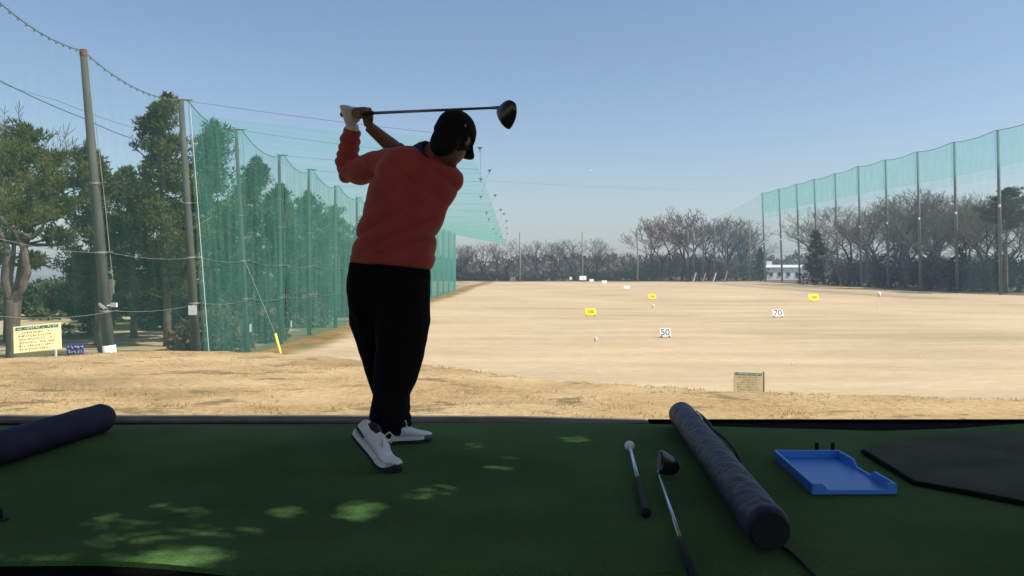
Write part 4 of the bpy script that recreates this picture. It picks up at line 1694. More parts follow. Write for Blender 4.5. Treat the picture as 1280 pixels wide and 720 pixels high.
R1 = 0.0675
far_end = on_plane(851, 533, 0.0)
near_end = on_plane(962, 692, 0.0)
A_, B_ = Vector((far_end.x, far_end.y, R1 + 0.004)), Vector((near_end.x, near_end.y, R1 + 0.004))
bo, og, t, side, up = bolster(A_, B_, R1, 'long navy quilted padded roll lying lengthwise right of the clubs', M['navy_fabric'], wrinkle=0.0016)
# side seen on the right of the roll
sgn = 1 if side.x > 0 else -1


def on_roll(f, ang, rr):
    return A_.lerp(B_, f) - og + (side * sgn * math.cos(ang) + up * math.sin(ang)) * rr


mb = MB()
mb.tube([on_roll(0.12, 0.85, R1 + 0.002), on_roll(0.17, 0.75, R1 + 0.008), on_roll(0.25, 0.6, R1 + 0.012), on_roll(0.34, 0.62, R1 + 0.004), on_roll(0.37, 0.64, R1 + 0.010), on_roll(0.46, 0.6, R1 + 0.020), on_roll(0.54, 0.45, R1 + 0.020), on_roll(0.62, 0.3, R1 + 0.003)], 0.007, 7)
mb.build('strap', M['black_fabric'], bo, smooth=True)
mb = MB()
ang = 1.0
mb.add([on_roll(0.15, ang - 0.16, R1 + 0.007), on_roll(0.20, ang - 0.16, R1 + 0.007), on_roll(0.20, ang + 0.14, R1 + 0.007), on_roll(0.15, ang + 0.14, R1 + 0.007)], [(0, 1, 2, 3)])
lb = mb.build('cloth_tag', M['label_white'], bo)
sm = lb.modifiers.new('s', 'SOLIDIFY')
sm.thickness = 0.003
R2 = 0.075
e1 = on_plane(130, 540, 0.0)
dirv = (on_plane(138, 541, 0) - on_plane(0, 586, 0)).normalized()
A2 = Vector((e1.x, e1.y, R2 + 0.003))
B2 = A2 - Vector((dirv.x, dirv.y, 0)) * 1.75
bolster(A2, B2, R2, 'plain navy padded roll at the left edge of the mat', M['navy_plain'], wrinkle=0.002)

# cord at the near end of the roll
mb = MB()
pp = [on_plane(975, 680, 0.006), on_plane(988, 690, 0.006), on_plane(1003, 704, 0.006), on_plane(1022, 725, 0.006)]
mb.tube([p - pp[0] for p in pp], 0.006, 7)
o = mb.build('cord', M['black_fabric'], None, smooth=True, loc=pp[0])
tag(o, 'black cord running from the near end of the quilted roll', 'cord')
# dark knob at left edge
c = on_plane(-1, 643, 0.02)
o = empty('rubber_tee', (c.x, c.y, 0.001), 'black rubber tee cut off by the left edge of the mat', 'tee')
mb = MB()
mb.tube([Vector((0, 0, 0)), Vector((0, 0, 0.006))], 0.03, 14)
mb.build('foot', M['black_fabric'], o)
mb = MB()
mb.tube([Vector((0, 0, 0.0062)), Vector((0, 0, 0.035)), Vector((0, 0, 0.04))], [0.011, 0.01, 0.013], 12)
mb.build('tube', M['black_fabric'], o, smooth=True)
M['tee_rubber'] = principled('tee_rubber', (0.015, 0.03, 0.018), 0.7, 0.1)
for px, lab in ((1021, 'left rubber tee standing behind the blue tray'), (1041, 'right rubber tee standing behind the blue tray')):
    c = on_plane(px, 566, 0.0)
    o = empty('rubber_tee', (c.x, c.y, 0.003), lab, 'tee', 'tees behind the blue tray')
    mb = MB()
    mb.tube([Vector((0, 0, 0)), Vector((0, 0, 0.006))], 0.022, 14)
    mb.build('foot', M['tee_rubber'], o)
    mb = MB()
    mb.tube([Vector((0, 0, 0.0062)), Vector((0, 0, 0.042)), Vector((0, 0, 0.046))], [0.009, 0.0085, 0.011], 12)
    mb.build('tube', M['tee_rubber'], o, smooth=True)

# blue tray ---------------------------------------------------------------
M['blue_plastic'] = principled('blue_plastic', (0.06, 0.25, 0.74), 0.42, 0.05, 3, spec=0.4)
HT = 0.042
c_fl, c_fr, c_nr, c_nl = on_plane(967, 574, 0.003), on_plane(1049, 574, 0.003), on_plane(1121, 618, 0.003), on_plane(1015, 618.5, 0.003)
tc_ = (c_fl + c_fr + c_nr + c_nl) / 4
tray = empty('ball_tray', tc_, 'blue plastic ball tray with notched rims on the right of the mat', 'tray')
Q = [c - tc_ for c in (c_fl, c_fr, c_nr, c_nl)]
TH = 0.011


def inset(poly, dist):
    n = len(poly)
    out = []
    for i in range(n):
        p0, p1, p2 = poly[i - 1], poly[i], poly[(i + 1) % n]
        d1, d2 = (p1 - p0).normalized(), (p2 - p1).normalized()
        n1, n2 = Vector((d1.y, -d1.x, 0)), Vector((d2.y, -d2.x, 0))
        bis = (n1 + n2).normalized()
        out.append(p1 + bis * dist / max(0.3, bis.dot(n1)))
    return out


Qi = inset(Q, TH)
if (Qi[0] - Vector((0, 0, 0))).length > Q[0].length:
    Qi = inset(Q, -TH)
mb = MB()
mb.add([p + Vector((0, 0, 0.002)) for p in Qi] + [p + Vector((0, 0, 0.008)) for p in Qi], [(3, 2, 1, 0), (4, 5, 6, 7)] + [(i, (i + 1) % 4, 4 + (i + 1) % 4, 4 + i) for i in range(4)])
mb.build('base', M['blue_plastic'], tray)


def rim(i, prof):
    """wall along edge i with height profile [(f, h), ...]"""
    a, b, ai, bi = Q[i], Q[(i + 1) % 4], Qi[i], Qi[(i + 1) % 4]
    mb_ = MB()
    rings = []
    for f, h in prof:
        o_, i_ = a.lerp(b, f), ai.lerp(bi, f)
        rings.append([o_, i_, i_ + Vector((0, 0, h)), o_ + Vector((0, 0, h))])
    mb_.rings(rings, True)
    return mb_


lowh = 0.018
rim(0, [(0, HT), (1, HT)]).build('rim', M['blue_plastic'], tray, bevel=0.002)
rim(1, [(0, HT), (.30, HT), (.36, lowh), (.62, lowh), (.68, HT), (1, HT)]).build('rim', M['blue_plastic'], tray, bevel=0.002)
rim(2, [(0, HT), (.10, HT), (.12, lowh), (.80, lowh), (.88, HT), (1, HT)]).build('rim', M['blue_plastic'], tray, bevel=0.002)
rim(3, [(0, HT), (1, HT)]).build('rim', M['blue_plastic'], tray, bevel=0.002)

# clubs --------------------------------------------------------------------
M['steel'] = principled('steel', (0.55, 0.58, 0.62), 0.3, 0.05, metal=1.0)
M['grip_rubber'] = principled('grip_rubber', (0.012, 0.012, 0.014), 0.75, 0.15, 30, 0.3, 200)
M['club_black'] = principled('club_black', (0.012, 0.013, 0.017), 0.22, 0.1, spec=0.6)
M['club_face'] = principled('club_face', (0.12, 0.13, 0.15), 0.45, 0.1, metal=0.6)
M['shaft_dark'] = principled('shaft_dark', (0.018, 0.02, 0.03), 0.3, 0.1, spec=0.5)


def club_head(mb_parts, pos, toe, up_, back, scale=1.0):
    """driver head: heel at pos, body stretching along toe and back; returns nothing, fills (body, face, hosel)"""
    body, face = mb_parts
    c = pos + toe * 0.058 * scale + back * 0.045 * scale
    rings = []
    for i in range(13):
        f = i / 12
        # sections from face (f=0) to rear (f=1)
        w_ = 0.060 * scale * math.sqrt(max(0.02, 1 - (f * 0.98) ** 2.4))
        h_ = 0.030 * scale * (1 - 0.72 * f ** 1.3)
        cc = pos + toe * (0.056 - 0.006 * f) * scale + back * (0.105 * f) * scale + up_ * (0.004 - 0.010 * f) * scale
        rings.append([cc + toe * w_ * math.cos(q_) + up_ * h_ * math.sin(q_) for q_ in [2 * math.pi * j / 22 for j in range(22)]])
    body.rings(rings, True)
    fr = [pos + toe * 0.056 * scale - back * 0.003 * scale + up_ * 0.004 * scale + toe * 0.052 * scale * math.cos(q_) + up_ * 0.025 * scale * math.sin(q_) for q_ in [2 * math.pi * j / 22 for j in range(22)]]
    fr2 = [p + back * 0.0025 for p in fr]
    face.rings([fr, fr2], True)


# practice club with a white ball head
pb = on_plane(787, 559, 0.02)
pg = on_plane(808, 643, 0.016)
o = empty('practice_club', (pb.x, pb.y, 0), 'short practice club with a white ball at its far end', 'practice club')
og = o.location
pb, pg = Vector((pb.x, pb.y, 0.027)), Vector((pg.x, pg.y, 0.02))
mb = MB()
mb.ellipsoid(pb - og, Vector((0.024, 0, 0)), Vector((0, 0.024, 0)), Vector((0, 0, 0.023)), 18, 12)
mb.build('ball', M['ball'], o, smooth=True)
mid = pb.lerp(pg, 0.57)
mb = MB()
mb.tube([pb.lerp(pg, 0.03) - og, mid - og], [0.0075, 0.008], 12)
mb.build('shaft', M['steel'], o, smooth=True)
mb = MB()
mb.tube([pb.lerp(pg, 0.562) - og, pb.lerp(pg, 0.6) - og, pb.lerp(pg, 0.98) - og, pg - og], [0.011, 0.012, 0.0155, 0.0165], 14)
mb.build('grip', M['grip_rubber'], o, smooth=True)

# driver lying on the mat
hd_ = on_plane(823, 598, 0.0)
gd = on_plane(869, 735, 0.0)
o = empty('golf_club', (hd_.x, hd_.y, 0.0), 'driver with dark head lying on the mat, its grip pointing to the camera', 'golf club')
og = o.location
h0, g0 = Vector((hd_.x, hd_.y, 0.022)), Vector((gd.x, gd.y, 0.016))
jn = h0.lerp(g0, 0.70)
mb = MB()
mb.tube([h0 - og, jn - og], [0.0048, 0.0068], 12)
mb.build('shaft', M['steel'], o, smooth=True)
mb = MB()
mb.tube([jn - (jn - h0).normalized() * 0.01 - og, jn.lerp(g0, 0.1) - og, g0 - og], [0.009, 0.0105, 0.0145], 14)
mb.build('grip', M['grip_rubber'], o, smooth=True)
toe = Vector((0.10, 0.60, 0.80)).normalized()
back = Vector((1.0, 0.15, -0.24)).normalized()
back = (back - toe * back.dot(toe)).normalized()
upv = toe.cross(back) * -1
upv = upv if upv.z > 0 else -upv
bd, fc = MB(), MB()
club_head((bd, fc), Vector((0.004, 0.004, 0.022)), toe, upv, back, 0.86)
bd.build('head', M['club_black'], o, smooth=True)
fc.build('face', M['club_face'], o)
mb = MB()
mb.tube([h0 - og + (g0 - h0).normalized() * 0.03, h0 - og - (g0 - h0).normalized() * 0.012], [0.0062, 0.0075], 12)
mb.build('hosel', M['club_black'], o, smooth=True)

# ------------------------------------------------------------------ the golfer
M['skin'] = principled('skin', (0.13, 0.066, 0.05), 0.55, 0.12, 14, 0.1, 90)
M['sweater'] = principled('sweater', (0.28, 0.046, 0.040), 0.9, 0.1, 9, 0.35, 260, sheen=0.15)
M['trousers'] = principled('trousers', (0.0035, 0.0035, 0.004), 0.95, 0.2, 6, spec=0.08)
M['cap_cloth'] = principled('cap_cloth', (0.006, 0.007, 0.010), 0.9, 0.15, 10, 0.2, 200, spec=0.12)
M['hair'] = principled('hair', (0.006, 0.006, 0.008), 0.8, 0.2, 60, spec=0.1)
M['collar_cloth'] = principled('collar_cloth', (0.02, 0.022, 0.06), 0.8, 0.1)
M['glove_leather'] = principled('glove_leather', (0.46, 0.48, 0.5), 0.6, 0.1, 20, 0.2, 80)
M['shoe_white'] = principled('shoe_white', (0.62, 0.64, 0.68), 0.5, 0.05, 14)
M['shoe_navy'] = principled('shoe_navy', (0.012, 0.014, 0.03), 0.6, 0.1)
M['midsole'] = principled('midsole', (0.66, 0.67, 0.68), 0.5, 0.04)
M['lace'] = principled('lace', (0.75, 0.75, 0.75), 0.7, 0.05)
M['eye_white'] = principled('eye_white', (0.7, 0.68, 0.65), 0.2, 0.02)
M['lip'] = principled('lip', (0.25, 0.09, 0.08), 0.5, 0.05)


def ring_px(Lp, Rp, D, dep, n=24, pw=2.3, Dl=None, Dr=None):
    """ring through two silhouette points seen in the photo, with half depth dep"""
    a = at(Lp[0], Lp[1], Dl or D)
    b = at(Rp[0], Rp[1], Dr or D)
    c = (a + b) / 2
    hw = (b - a) / 2
    fw = Vector((0, 1, 0))
    fw = (fw - hw.normalized() * fw.dot(hw.normalized())).normalized() * dep
    out = []
    for j in range(n):
        q_ = 2 * math.pi * j / n
        cx, sx = math.cos(q_), math.sin(q_)
        out.append(c + hw * (abs(cx) ** (2 / pw) * (1 if cx >= 0 else -1)) + fw * (abs(sx) ** (2 / pw) * (1 if sx >= 0 else -1)))
    return out


TD = 3.87
torso_rings = [((438, 328), (539, 335), .118), ((440, 312), (543, 320), .122), ((444, 296), (545, 303), .122), ((449, 276), (550, 284), .12), ((455, 256), (559, 264), .122), ((462, 234), (571, 246), .124),
               ((470, 212), (579, 230), .122), ((477, 198), (579, 219), .112), ((488, 186), (571, 211), .092), ((508, 182), (563, 205), .07)]
shoulderL = at(482, 199, 3.90)
elbowL = at(435, 218, 4.10)
wristL = at(441, 163, 4.05)
shoulderR = at(566, 222, 3.93)
elbowR = at(506, 197, 4.12)
wristR = at(461, 158, 3.99)
butt = at(427.5, 143, 4.05)
tip = at(624, 134.5, 3.27)
sh_dir = (tip - butt).normalized()

# club in the hands
club = empty('golf_club', at(487, 555, 3.9), 'driver the golfer holds level behind his head, head to the right', 'golf club')
club.location = butt
mb = MB()
mb.tube([sh_dir * 0.27, tip - butt], [0.0075, 0.005], 12)
mb.build('shaft', M['shaft_dark'], club, smooth=True)
mb = MB()
mb.tube([sh_dir * 0.19, sh_dir * 0.262], [0.0085, 0.0083], 12)
mb.build('shaft_band', M['steel'], club, smooth=True)
mb = MB()
mb.tube([Vector(), sh_dir * 0.006, sh_dir * 0.265], [0.013, 0.0152, 0.0098], 14)
mb.build('grip', M['grip_rubber'], club, smooth=True)
bd, fc = MB(), MB()
tipl = tip - butt
toe = (at(642, 170, 3.24) - tip).normalized()
backv = (Vector((0.5, -0.8, 0.12)))
backv = (backv - toe * backv.dot(toe)).normalized()
upv = backv.cross(toe).normalized()
if upv.y > 0:
    upv = -upv
club_head((bd, fc), tipl + toe * 0.004, toe, upv, backv, 0.86)
bd.build('head', M['club_black'], club, smooth=True)
fc.build('face', M['club_face'], club)
mb = MB()
mb.tube([tipl - sh_dir * 0.05, tipl + sh_dir * 0.004, tipl + toe * 0.012], [0.0062, 0.0075, 0.008], 12)
mb.build('hosel', M['club_black'], club, smooth=True)


def hand(mb, wrist, gp, n, grow=0.0, thumb_sign=1):
    """hand closed round the grip at gp; n = palm normal (from palm to grip)"""
    a = sh_dir
    n = (n - a * n.dot(a)).normalized()
    w = a.cross(n)
    if w.dot(gp - wrist) < 0:
        w = -w
    pc = gp - n * 0.026               # palm centre line behind the grip
    kn = pc + w * 0.036
    g = grow
    # palm
    rings = []
    for f in (0, 0.25, 0.5, 0.75, 1.0):
        c = wrist.lerp(kn, f)
        hw = (0.030 + 0.012 * min(1, f * 1.6)) + g
        ht = 0.019 - 0.005 * f + g
        fwd = a
        axis = (kn - wrist).normalized()
        fwd = (a - axis * a.dot(axis)).normalized()
        nn_ = axis.cross(fwd).normalized()
        rings.append([c + fwd * hw * math.cos(q_) + nn_ * ht * math.sin(q_) for q_ in [2 * math.pi * j / 16 for j in range(16)]])
    mb.rings(rings, True)
    for k, (o_, ln) in enumerate(((-0.030, 0.85), (-0.010, 1.0), (0.010, 1.05), (0.030, 0.95))):
        c = gp + a * o_
        rr = 0.0145 + 0.0095
        pts = [c - n * 0.024 + w * 0.012]
        for th in (2.35, 1.75, 1.15, 0.5, -0.2 * ln, -0.9 * ln, -1.45 * ln):
            pts.append(c + n * math.cos(th) * rr + w * math.sin(th) * rr)
        mb.tube(pts, [0.0105 + g, 0.0105 + g, 0.0105 + g, 0.010 + g, 0.0096 + g, 0.0092 + g, 0.0088 + g, 0.0075 + g], 10)
    tb = wrist.lerp(kn, 0.35) + a * thumb_sign * 0.028
    mb.tube([tb, tb + w * 0.012 + a * thumb_sign * 0.014 + n * 0.012, gp + a * thumb_sign * 0.045 + n * 0.018 + w * 0.008, gp + a * thumb_sign * 0.066 + n * 0.021 + w * 0.012], [0.013 + g, 0.0125 + g, 0.011 + g, 0.008 + g], 10)


gpL = butt + sh_dir * 0.072
gpR = butt + sh_dir * 0.160
nL = Vector((0.70, 0.71, 0.1))
nR = Vector((-0.70, -0.71, 0.1))

body = MB()
# torso, neck
body.rings([ring_px((l[0] + 5, l[1]), (r_[0] - 5, r_[1]), TD, dp - 0.018) for l, r_, dp in torso_rings], True)
headc = at(568, 172, 3.80)
neck0 = at(536, 200, 3.87)
body.tube([neck0, neck0.lerp(headc, 0.5), headc], [0.066, 0.058, 0.055], 16)
# head
hf = Vector((0.30, 0.84, -0.46)).normalized()
hu = Vector((0.30, 0.20, 1.0))
hu = (hu - hf * hu.dot(hf)).normalized()
hr = hf.cross(hu).normalized()


def hp(x, y, z):
    return headc + hr * x + hf * y + hu * z


body.ellipsoid(hp(0, -0.01, 0.03), hr * 0.080, hf * 0.102, hu * 0.095, 24, 16)
body.ellipsoid(hp(0, 0.028, -0.045), hr * 0.062, hf * 0.066, hu * 0.085, 20, 14)
body.ellipsoid(hp(0, 0.072, -0.102), hr * 0.026, hf * 0.022, hu * 0.018, 12, 8)
body.tube([hp(0, 0.088, 0.005), hp(0, 0.112, -0.034), hp(0, 0.096, -0.042)], [0.009, 0.014, 0.010], 10)
for s_ in (-1, 1):
    body.ellipsoid(hp(s_ * 0.082, -0.012, -0.012), hr * 0.009, hf * 0.020, hu * 0.032, 12, 8)
    body.ellipsoid(hp(s_ * 0.030, 0.086, 0.018), hr * 0.026, hf * 0.010, hu * 0.008, 10, 6)
    body.ellipsoid(hp(s_ * 0.014, 0.098, -0.040), hr * 0.010, hf * 0.010, hu * 0.008, 10, 6)
# arms
body.tube([shoulderL, shoulderL.lerp(elbowL, .5), elbowL, elbowL.lerp(wristL, .35), elbowL.lerp(wristL, .7), wristL], [0.04, 0.036, 0.034, 0.034, 0.030, 0.026], 14)
body.tube([shoulderR, shoulderR.lerp(elbowR, .5), elbowR, elbowR.lerp(wristR, .35), elbowR.lerp(wristR, .7), wristR], [0.05, 0.046, 0.040, 0.041, 0.033, 0.0275], 14)
hand(body, wristL, gpL, nL)
hand(body, wristR, gpR, nR)
# legs
rowsL = [(471, 355, 36, 3.91), (472, 400, 36, 3.93), (483, 440, 32, 3.96), (487, 470, 28, 3.99), (491, 498, 22, 4.0), (493, 520, 20, 4.0), (495, 536, 20, 4.0)]
rowsR = [(502, 355, 35, 3.83), (503, 400, 36, 3.79), (500, 440, 31.5, 3.73), (494, 470, 28, 3.68), (488.5, 498, 22, 3.63), (485, 518, 22.5, 3.59), (482, 532, 21.5, 3.56), (480, 541, 20, 3.555)]
legL = [(at(x, y, D), r_ / F_PX * D * 0.66) for x, y, r_, D in rowsL[:-1]] + [(at(495, 545, 4.0), .036)]
legR = [(at(x, y, D), r_ / F_PX * D * 0.66) for x, y, r_, D in rowsR[:-1]] + [(at(478, 545, 3.54), .035)]
for lg in (legL, legR):
    body.tube([p for p, _ in lg], [r_ for _, r_ in lg], 14)
bme = remesh(body, 0.0042, 5)
person = link('person', bme, M['skin'])
tag(person, 'golfer in a brick red sweater and black trousers finishing a swing on the green mat', 'person')
mb = MB()
for s_ in (-1, 1):
    mb.ellipsoid(hp(s_ * 0.031, 0.084, 0.006), hr * 0.013, hf * 0.009, hu * 0.006, 12, 8)
mb.build('eyes', M['eye_white'], person, smooth=True)
mb = MB()
mb.ellipsoid(hp(0, 0.088, -0.068), hr * 0.024, hf * 0.009, hu * 0.007, 14, 8)
mb.build('mouth', M['lip'], person, smooth=True)

# sweater
sw = MB()
sw.rings([ring_px(l, r_, TD, dp) for l, r_, dp in torso_rings], True)
sl = [(at(492, 202, 3.90), .073), (at(470, 207, 3.96), .074), (at(449, 214, 4.04), .066), (at(437, 214, 4.09), .062), (at(434.5, 203, 4.095), .060), (at(435.5, 188, 4.085), .056), (at(437.5, 172, 4.07), .052), (at(440.5, 160.5, 4.055), .044)]
sw.tube([p for p, _ in sl], [r_ for _, r_ in sl], 20)
sr = [(at(560, 221, 3.92), .066), (at(545, 214, 4.0), .062), (at(525, 206, 4.08), .056), (at(508, 198, 4.115), .052), (at(494, 187, 4.085), .049)]
sw.tube([p for p, _ in sr], [r_ for _, r_ in sr], 18)
sme = remesh(sw, 0.0065, 7)


def seg_param(p, a, b):
    ab = b - a
    f = max(0, min(1, (p - a).dot(ab) / ab.length_squared))
    return f, (p - a.lerp(b, f)).length


def sweater_fn(c, n):
    d = 0.010 * mnoise.noise(c * 6) + 0.004 * mnoise.noise(c * 16)
    f, dist = seg_param(c, elbowL, wristL)
    if dist < 0.085:
        s = f * 5.6 + 0.5 * mnoise.noise(c * 14)
        d += 0.008 * (abs(math.sin(s * math.pi + 0.8 * mnoise.noise(c * 9))) - 0.5) * min(1, f * 3 + .4)
    # folds pulled across the back from the waist towards the right shoulder
    low = max(0, 1 - abs(c.z - 1.02) / 0.16)
    k = c.z * 34 - c.x * 17 + 1.3 * mnoise.noise(c * 5)
    d += 0.026 * low * (abs(math.sin(k)) ** 0.5 - 0.65)
    hi = max(0, 1 - abs(c.z - 1.30) / 0.16)
    k = c.z * 24 + c.x * 18 + 1.5 * mnoise.noise(c * 4)
    d += 0.016 * hi * (abs(math.sin(k)) ** 0.6 - 0.6)
    # ribbed hem pulled in
    if c.z < 0.925:
        d += 0.004
    return d


displace(sme, sweater_fn)
link('sweater', sme, M['sweater'], person)

# trousers
tr = MB()
tr.rings([ring_px((437, 326), (537, 333), TD, .112), ring_px((434, 345), (538, 348), TD, .12), ring_px((434, 365), (538, 366), TD - 0.02, .125), ring_px((437, 388), (538, 388), TD - 0.03, .115), ring_px((444, 402), (530, 402), TD - 0.03, .08)], True)
pxm = lambda r_, D: r_ / F_PX * D
for rows_ in (rowsL, rowsR):
    tr.tube([at(x, y, D) for x, y, r_, D in rows_], [pxm(r_, D) for x, y, r_, D in rows_], 20)
tme = remesh(tr, 0.0085, 6)
displace(tme, lambda c, n: 0.006 * mnoise.noise(c * 6) + 0.003 * mnoise.noise(c * 15) + 0.008 * max(0, 1 - abs(c.z - 0.12) / 0.12) * (abs(math.sin(c.z * 70 + c.x * 20 + mnoise.noise(c * 8))) - 0.5))
link('trousers', tme, M['trousers'], person)

# collar, cap, hair
mb = MB()
cl_dir = (headc - neck0).normalized()
a_ = cl_dir.orthogonal().normalized()
b_ = cl_dir.cross(a_)
rings = []
for f, r_ in ((-0.03, 0.096), (0.0, 0.090), (0.034, 0.079), (0.042, 0.083), (0.018, 0.094), (-0.02, 0.102)):
    rings.append([neck0 + cl_dir * f + (a_ * math.cos(q_) + b_ * math.sin(q_)) * r_ for q_ in [2 * math.pi * j / 28 for j in range(28)]])
mb.rings(rings, False)
mb.build('collar', M['collar_cloth'], person, smooth=True)
hb = MB()
hb.ellipsoid(hp(0, -0.020, 0.0), hr * 0.090, hf * 0.104, hu * 0.085, 22, 14)
hb.ellipsoid(hp(0, -0.058, -0.055), hr * 0.074, hf * 0.052, hu * 0.086, 20, 12)
hme = remesh(hb, 0.006, 2)
displace(hme, lambda c, n: 0.004 * mnoise.noise(c * 60))
link('hair', hme, M['hair'], person)
mb = MB()
rings = []
for i in range(12):
    t_ = math.pi * 0.5 * (i / 11)
    rr = math.cos(t_) if i < 11 else 0.02
    sq = rr ** 0.75
    rings.append([hp(0, -0.008, 0.022) + hr * 0.094 * sq * math.cos(q_) + hf * 0.116 * sq * math.sin(q_) + hu * (0.098 * math.sin(t_) - 0.012 * (i == 0))
                  for q_ in [2 * math.pi * j / 28 for j in range(28)]])
mb.rings(rings, True)
cap = mb.build('cap', M['cap_cloth'], person, smooth=True)
mb = MB()
vs, fs = [], []
nbm = 17
for i in range(nbm):
    q_ = math.radians(32 + 116 * i / (nbm - 1))
    ix, iy = math.cos(q_) * 0.093, math.sin(q_) * 0.114 - 0.008
    edge = math.sin((i / (nbm - 1)) * math.pi) ** 0.6
    ox, oy = math.cos(q_) * 0.097, iy + 0.075 * edge
    bend = -0.020 * (abs(math.cos(q_)) ** 2)
    vs += [hp(ix, iy, 0.018 + bend), hp(ox, oy, 0.004 + bend * 1.5), hp(ox, oy, 0.000 + bend * 1.5), hp(ix, iy, 0.013 + bend)]
for i in range(nbm - 1):
    for k in range(4):
        fs.append((i * 4 + k, i * 4 + (k + 1) % 4, (i + 1) * 4 + (k + 1) % 4, (i + 1) * 4 + k))
fs.append((0, 1, 2, 3))
e_ = (nbm - 1) * 4
fs.append((e_ + 3, e_ + 2, e_ + 1, e_))
mb.add(vs, fs)
mb.build('brim', M['cap_cloth'], cap, smooth=True)
mb = MB()
mb.ellipsoid(hp(0, -0.008, 0.121), hr * 0.008, hf * 0.008, hu * 0.004, 10, 6)
mb.build('button', M['cap_cloth'], cap, smooth=True)
# two pale eyelets on the side towards the camera
mb = MB()
for ey in ((582, 157), (597, 168)):
    dv = (at(ey[0], ey[1], 3.8) - Vector((0, 0, EYE))).normalized()
    # point on the cap surface found by marching
    best = None
    for k in range(400):
        p = Vector((0, 0, EYE)) + dv * (3.45 + k * 0.001)
        l_ = p - hp(0, -0.008, 0.022)
        e2 = (l_.dot(hr) / 0.094) ** 2 + (l_.dot(hf) / 0.116) ** 2 + (l_.dot(hu) / 0.098) ** 2
        if e2 < 1.04:
            best = p
            break
    if best is not None:
        mb.ellipsoid(best, Vector((0.004, 0, 0)), Vector((0, 0.004, 0)), Vector((0, 0, 0.004)), 8, 6)
if mb.v:
    mb.build('eyelet', M['grey_paint'], cap)
# glove on the left hand
gl = MB()
hand(gl, wristL, gpL, nL, 0.0028)
gl.tube([wristL.lerp(elbowL, 0.04), wristL, wristL.lerp(gpL, 0.3)], [0.031, 0.033, 0.033], 16)
gme_ = remesh(gl, 0.004, 4)
link('glove', gme_, M['glove_leather'], person)
# socks
for lg, nm in ((legL, 'sock'), (legR, 'sock')):
    mb = MB()
    mb.tube([lg[-2][0], lg[-1][0]], [0.042, 0.037], 14)
    mb.build(nm, M['trousers'], person, smooth=True)


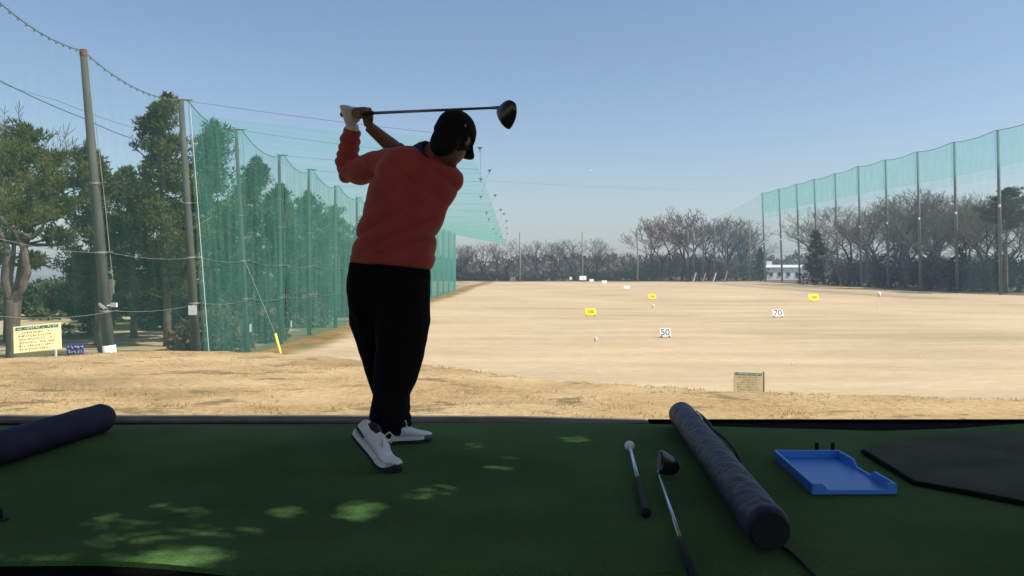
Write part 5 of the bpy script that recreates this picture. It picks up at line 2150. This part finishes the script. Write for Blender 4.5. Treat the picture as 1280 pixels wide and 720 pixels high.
# shoes ---------------------------------------------------------------------
def shoe(toe_pt, yaw, lift, parent):
    """toe_pt: point under the toe tip; yaw: direction of the toe; lift: heel lift angle about the ball of the foot"""
    L_ = 0.285
    ball = 0.20

    def xf(p):
        x, y, z = p
        if lift:
            # forefoot rolls a little, the rest turns up about the ball
            a_ = lift * min(1.0, max(0.0, (ball + 0.045 - x) / 0.09))
            a0 = lift * 0.22
            px_, pz_ = x - ball, z
            ang_ = a_ * 0.78
            if x < ball:
                nx_, nz_ = px_ * math.cos(ang_) + pz_ * math.sin(ang_), -px_ * math.sin(ang_) + pz_ * math.cos(ang_)
            else:
                nx_, nz_ = px_ * math.cos(ang_) + pz_ * math.sin(ang_), -px_ * math.sin(ang_) + pz_ * math.cos(ang_)
            x, z = nx_ + ball, nz_
            # whole shoe pitched about the toe
            dx, dz = x - L_ * 0.97, z
            x, z = dx * math.cos(a0) + dz * math.sin(a0) + L_ * 0.97, -dx * math.sin(a0) + dz * math.cos(a0)
        v = Matrix.Rotation(yaw, 3, 'Z') @ Vector((x - L_, y, z))
        return toe_pt + v
    up_m = MB()
    secs = [(0.0, .026, .030, .085), (0.012, .034, .030, .096), (0.05, .038, .030, .098), (0.085, .040, .030, .098), (0.115, .042, .030, .095), (0.15, .045, .030, .083), (0.18, .048, .029, .068), (0.21, .049, .028, .056), (0.24, .045, .028, .049), (0.265, .035, .028, .043), (0.281, .018, .029, .037)]

    def section(x, hw, z0, z1, n=18, pw=2.6):
        c = (z0 + z1) / 2
        hh = (z1 - z0) / 2
        out = []
        for j in range(n):
            q_ = 2 * math.pi * j / n
            cx, sx = math.cos(q_), math.sin(q_)
            wy = abs(cx) ** (2 / pw) * (1 if cx >= 0 else -1)
            wz = abs(sx) ** (2 / pw) * (1 if sx >= 0 else -1)
            taper = 1 - 0.32 * max(0, wz)
            out.append(xf((x, hw * wy * taper, c + hh * wz)))
        return out
    dense = []
    for x in np.linspace(0.0, 0.281, 26):
        k = [np.interp(x, [s[0] for s in secs], [s[i] for s in secs]) for i in (1, 2, 3)]
        dense.append(section(x, *k))
    up_m.rings(dense, True)
    me = remesh(up_m, 0.005, 3)
    o = link('shoe', me, M['shoe_white'], parent)

    def plate(z0, z1, grow, x0=-0.006, x1=0.287):
        mb_ = MB()
        rings_ = []
        for x in np.linspace(x0, x1, 24):
            hw = np.interp(x, [s[0] for s in secs], [s[1] for s in secs]) + grow
            e = min(x - x0, x1 - x) / 0.02
            if e < 1:
                hw *= math.sqrt(max(0.05, 1 - (1 - e) ** 2))
            spring = 0.010 * max(0, (x - 0.235) / 0.05) ** 2 if not lift else 0.0
            rings_.append([xf((x, -hw, z0 + spring)), xf((x, hw, z0 + spring)), xf((x, hw, z1)), xf((x, -hw, z1))])
        mb_.rings(rings_, True)
        return mb_
    plate(0.0, 0.0145, 0.004).build('outsole', M['shoe_navy'], o)
    plate(0.015, 0.034, 0.005, -0.006, 0.24).build('midsole', M['midsole'], o)
    # dark heel counter
    hc = MB()
    rings_ = []
    for x in np.linspace(-0.002, 0.06, 8):
        k = [np.interp(max(x, 0), [s[0] for s in secs], [s[i] for s in secs]) for i in (1, 2, 3)]
        rings_.append(section(x, k[0] + 0.002, 0.036, k[2] - 0.022 - 0.35 * max(0, x - 0.01)))
    hc.rings(rings_, True)
    hc.build('heel_patch', M['shoe_navy'], o, smooth=True)
    ln = MB()
    ln.tube([xf((0.035, 0, 0.088)), xf((0.06, 0.0, 0.091)), xf((0.09, 0, 0.092))], [0.018, 0.024, 0.020], 12)
    ln.build('lining', M['shoe_navy'], o, smooth=True)
    lc_ = MB()
    for x in (0.118, 0.136, 0.154, 0.172):
        z1 = np.interp(x, [s[0] for s in secs], [s[3] for s in secs])
        lc_.tube([xf((x, -0.024, z1 - 0.006)), xf((x + 0.003, 0, z1 + 0.003)), xf((x, 0.024, z1 - 0.006))], 0.0028, 6)
    z1 = 0.094
    for s_ in (-1, 1):
        lc_.tube([xf((0.116, 0, z1 + 0.004)), xf((0.118, s_ * 0.024, z1 + 0.024)), xf((0.142, s_ * 0.042, z1 + 0.016)), xf((0.15, s_ * 0.034, z1 - 0.012)), xf((0.128, s_ * 0.012, z1 + 0.0))], 0.0028, 6)
    lc_.build('lace', M['lace'], o, smooth=True)
    return o


tR = on_plane(501, 590, 0.0)
shoe(Vector((tR.x, tR.y, 0.004)), math.radians(-24), math.radians(40), person)
tL = on_plane(541, 550.5, 0.0)
shoe(Vector((tL.x, tL.y, 0.003)), math.radians(18), 0.0, person)
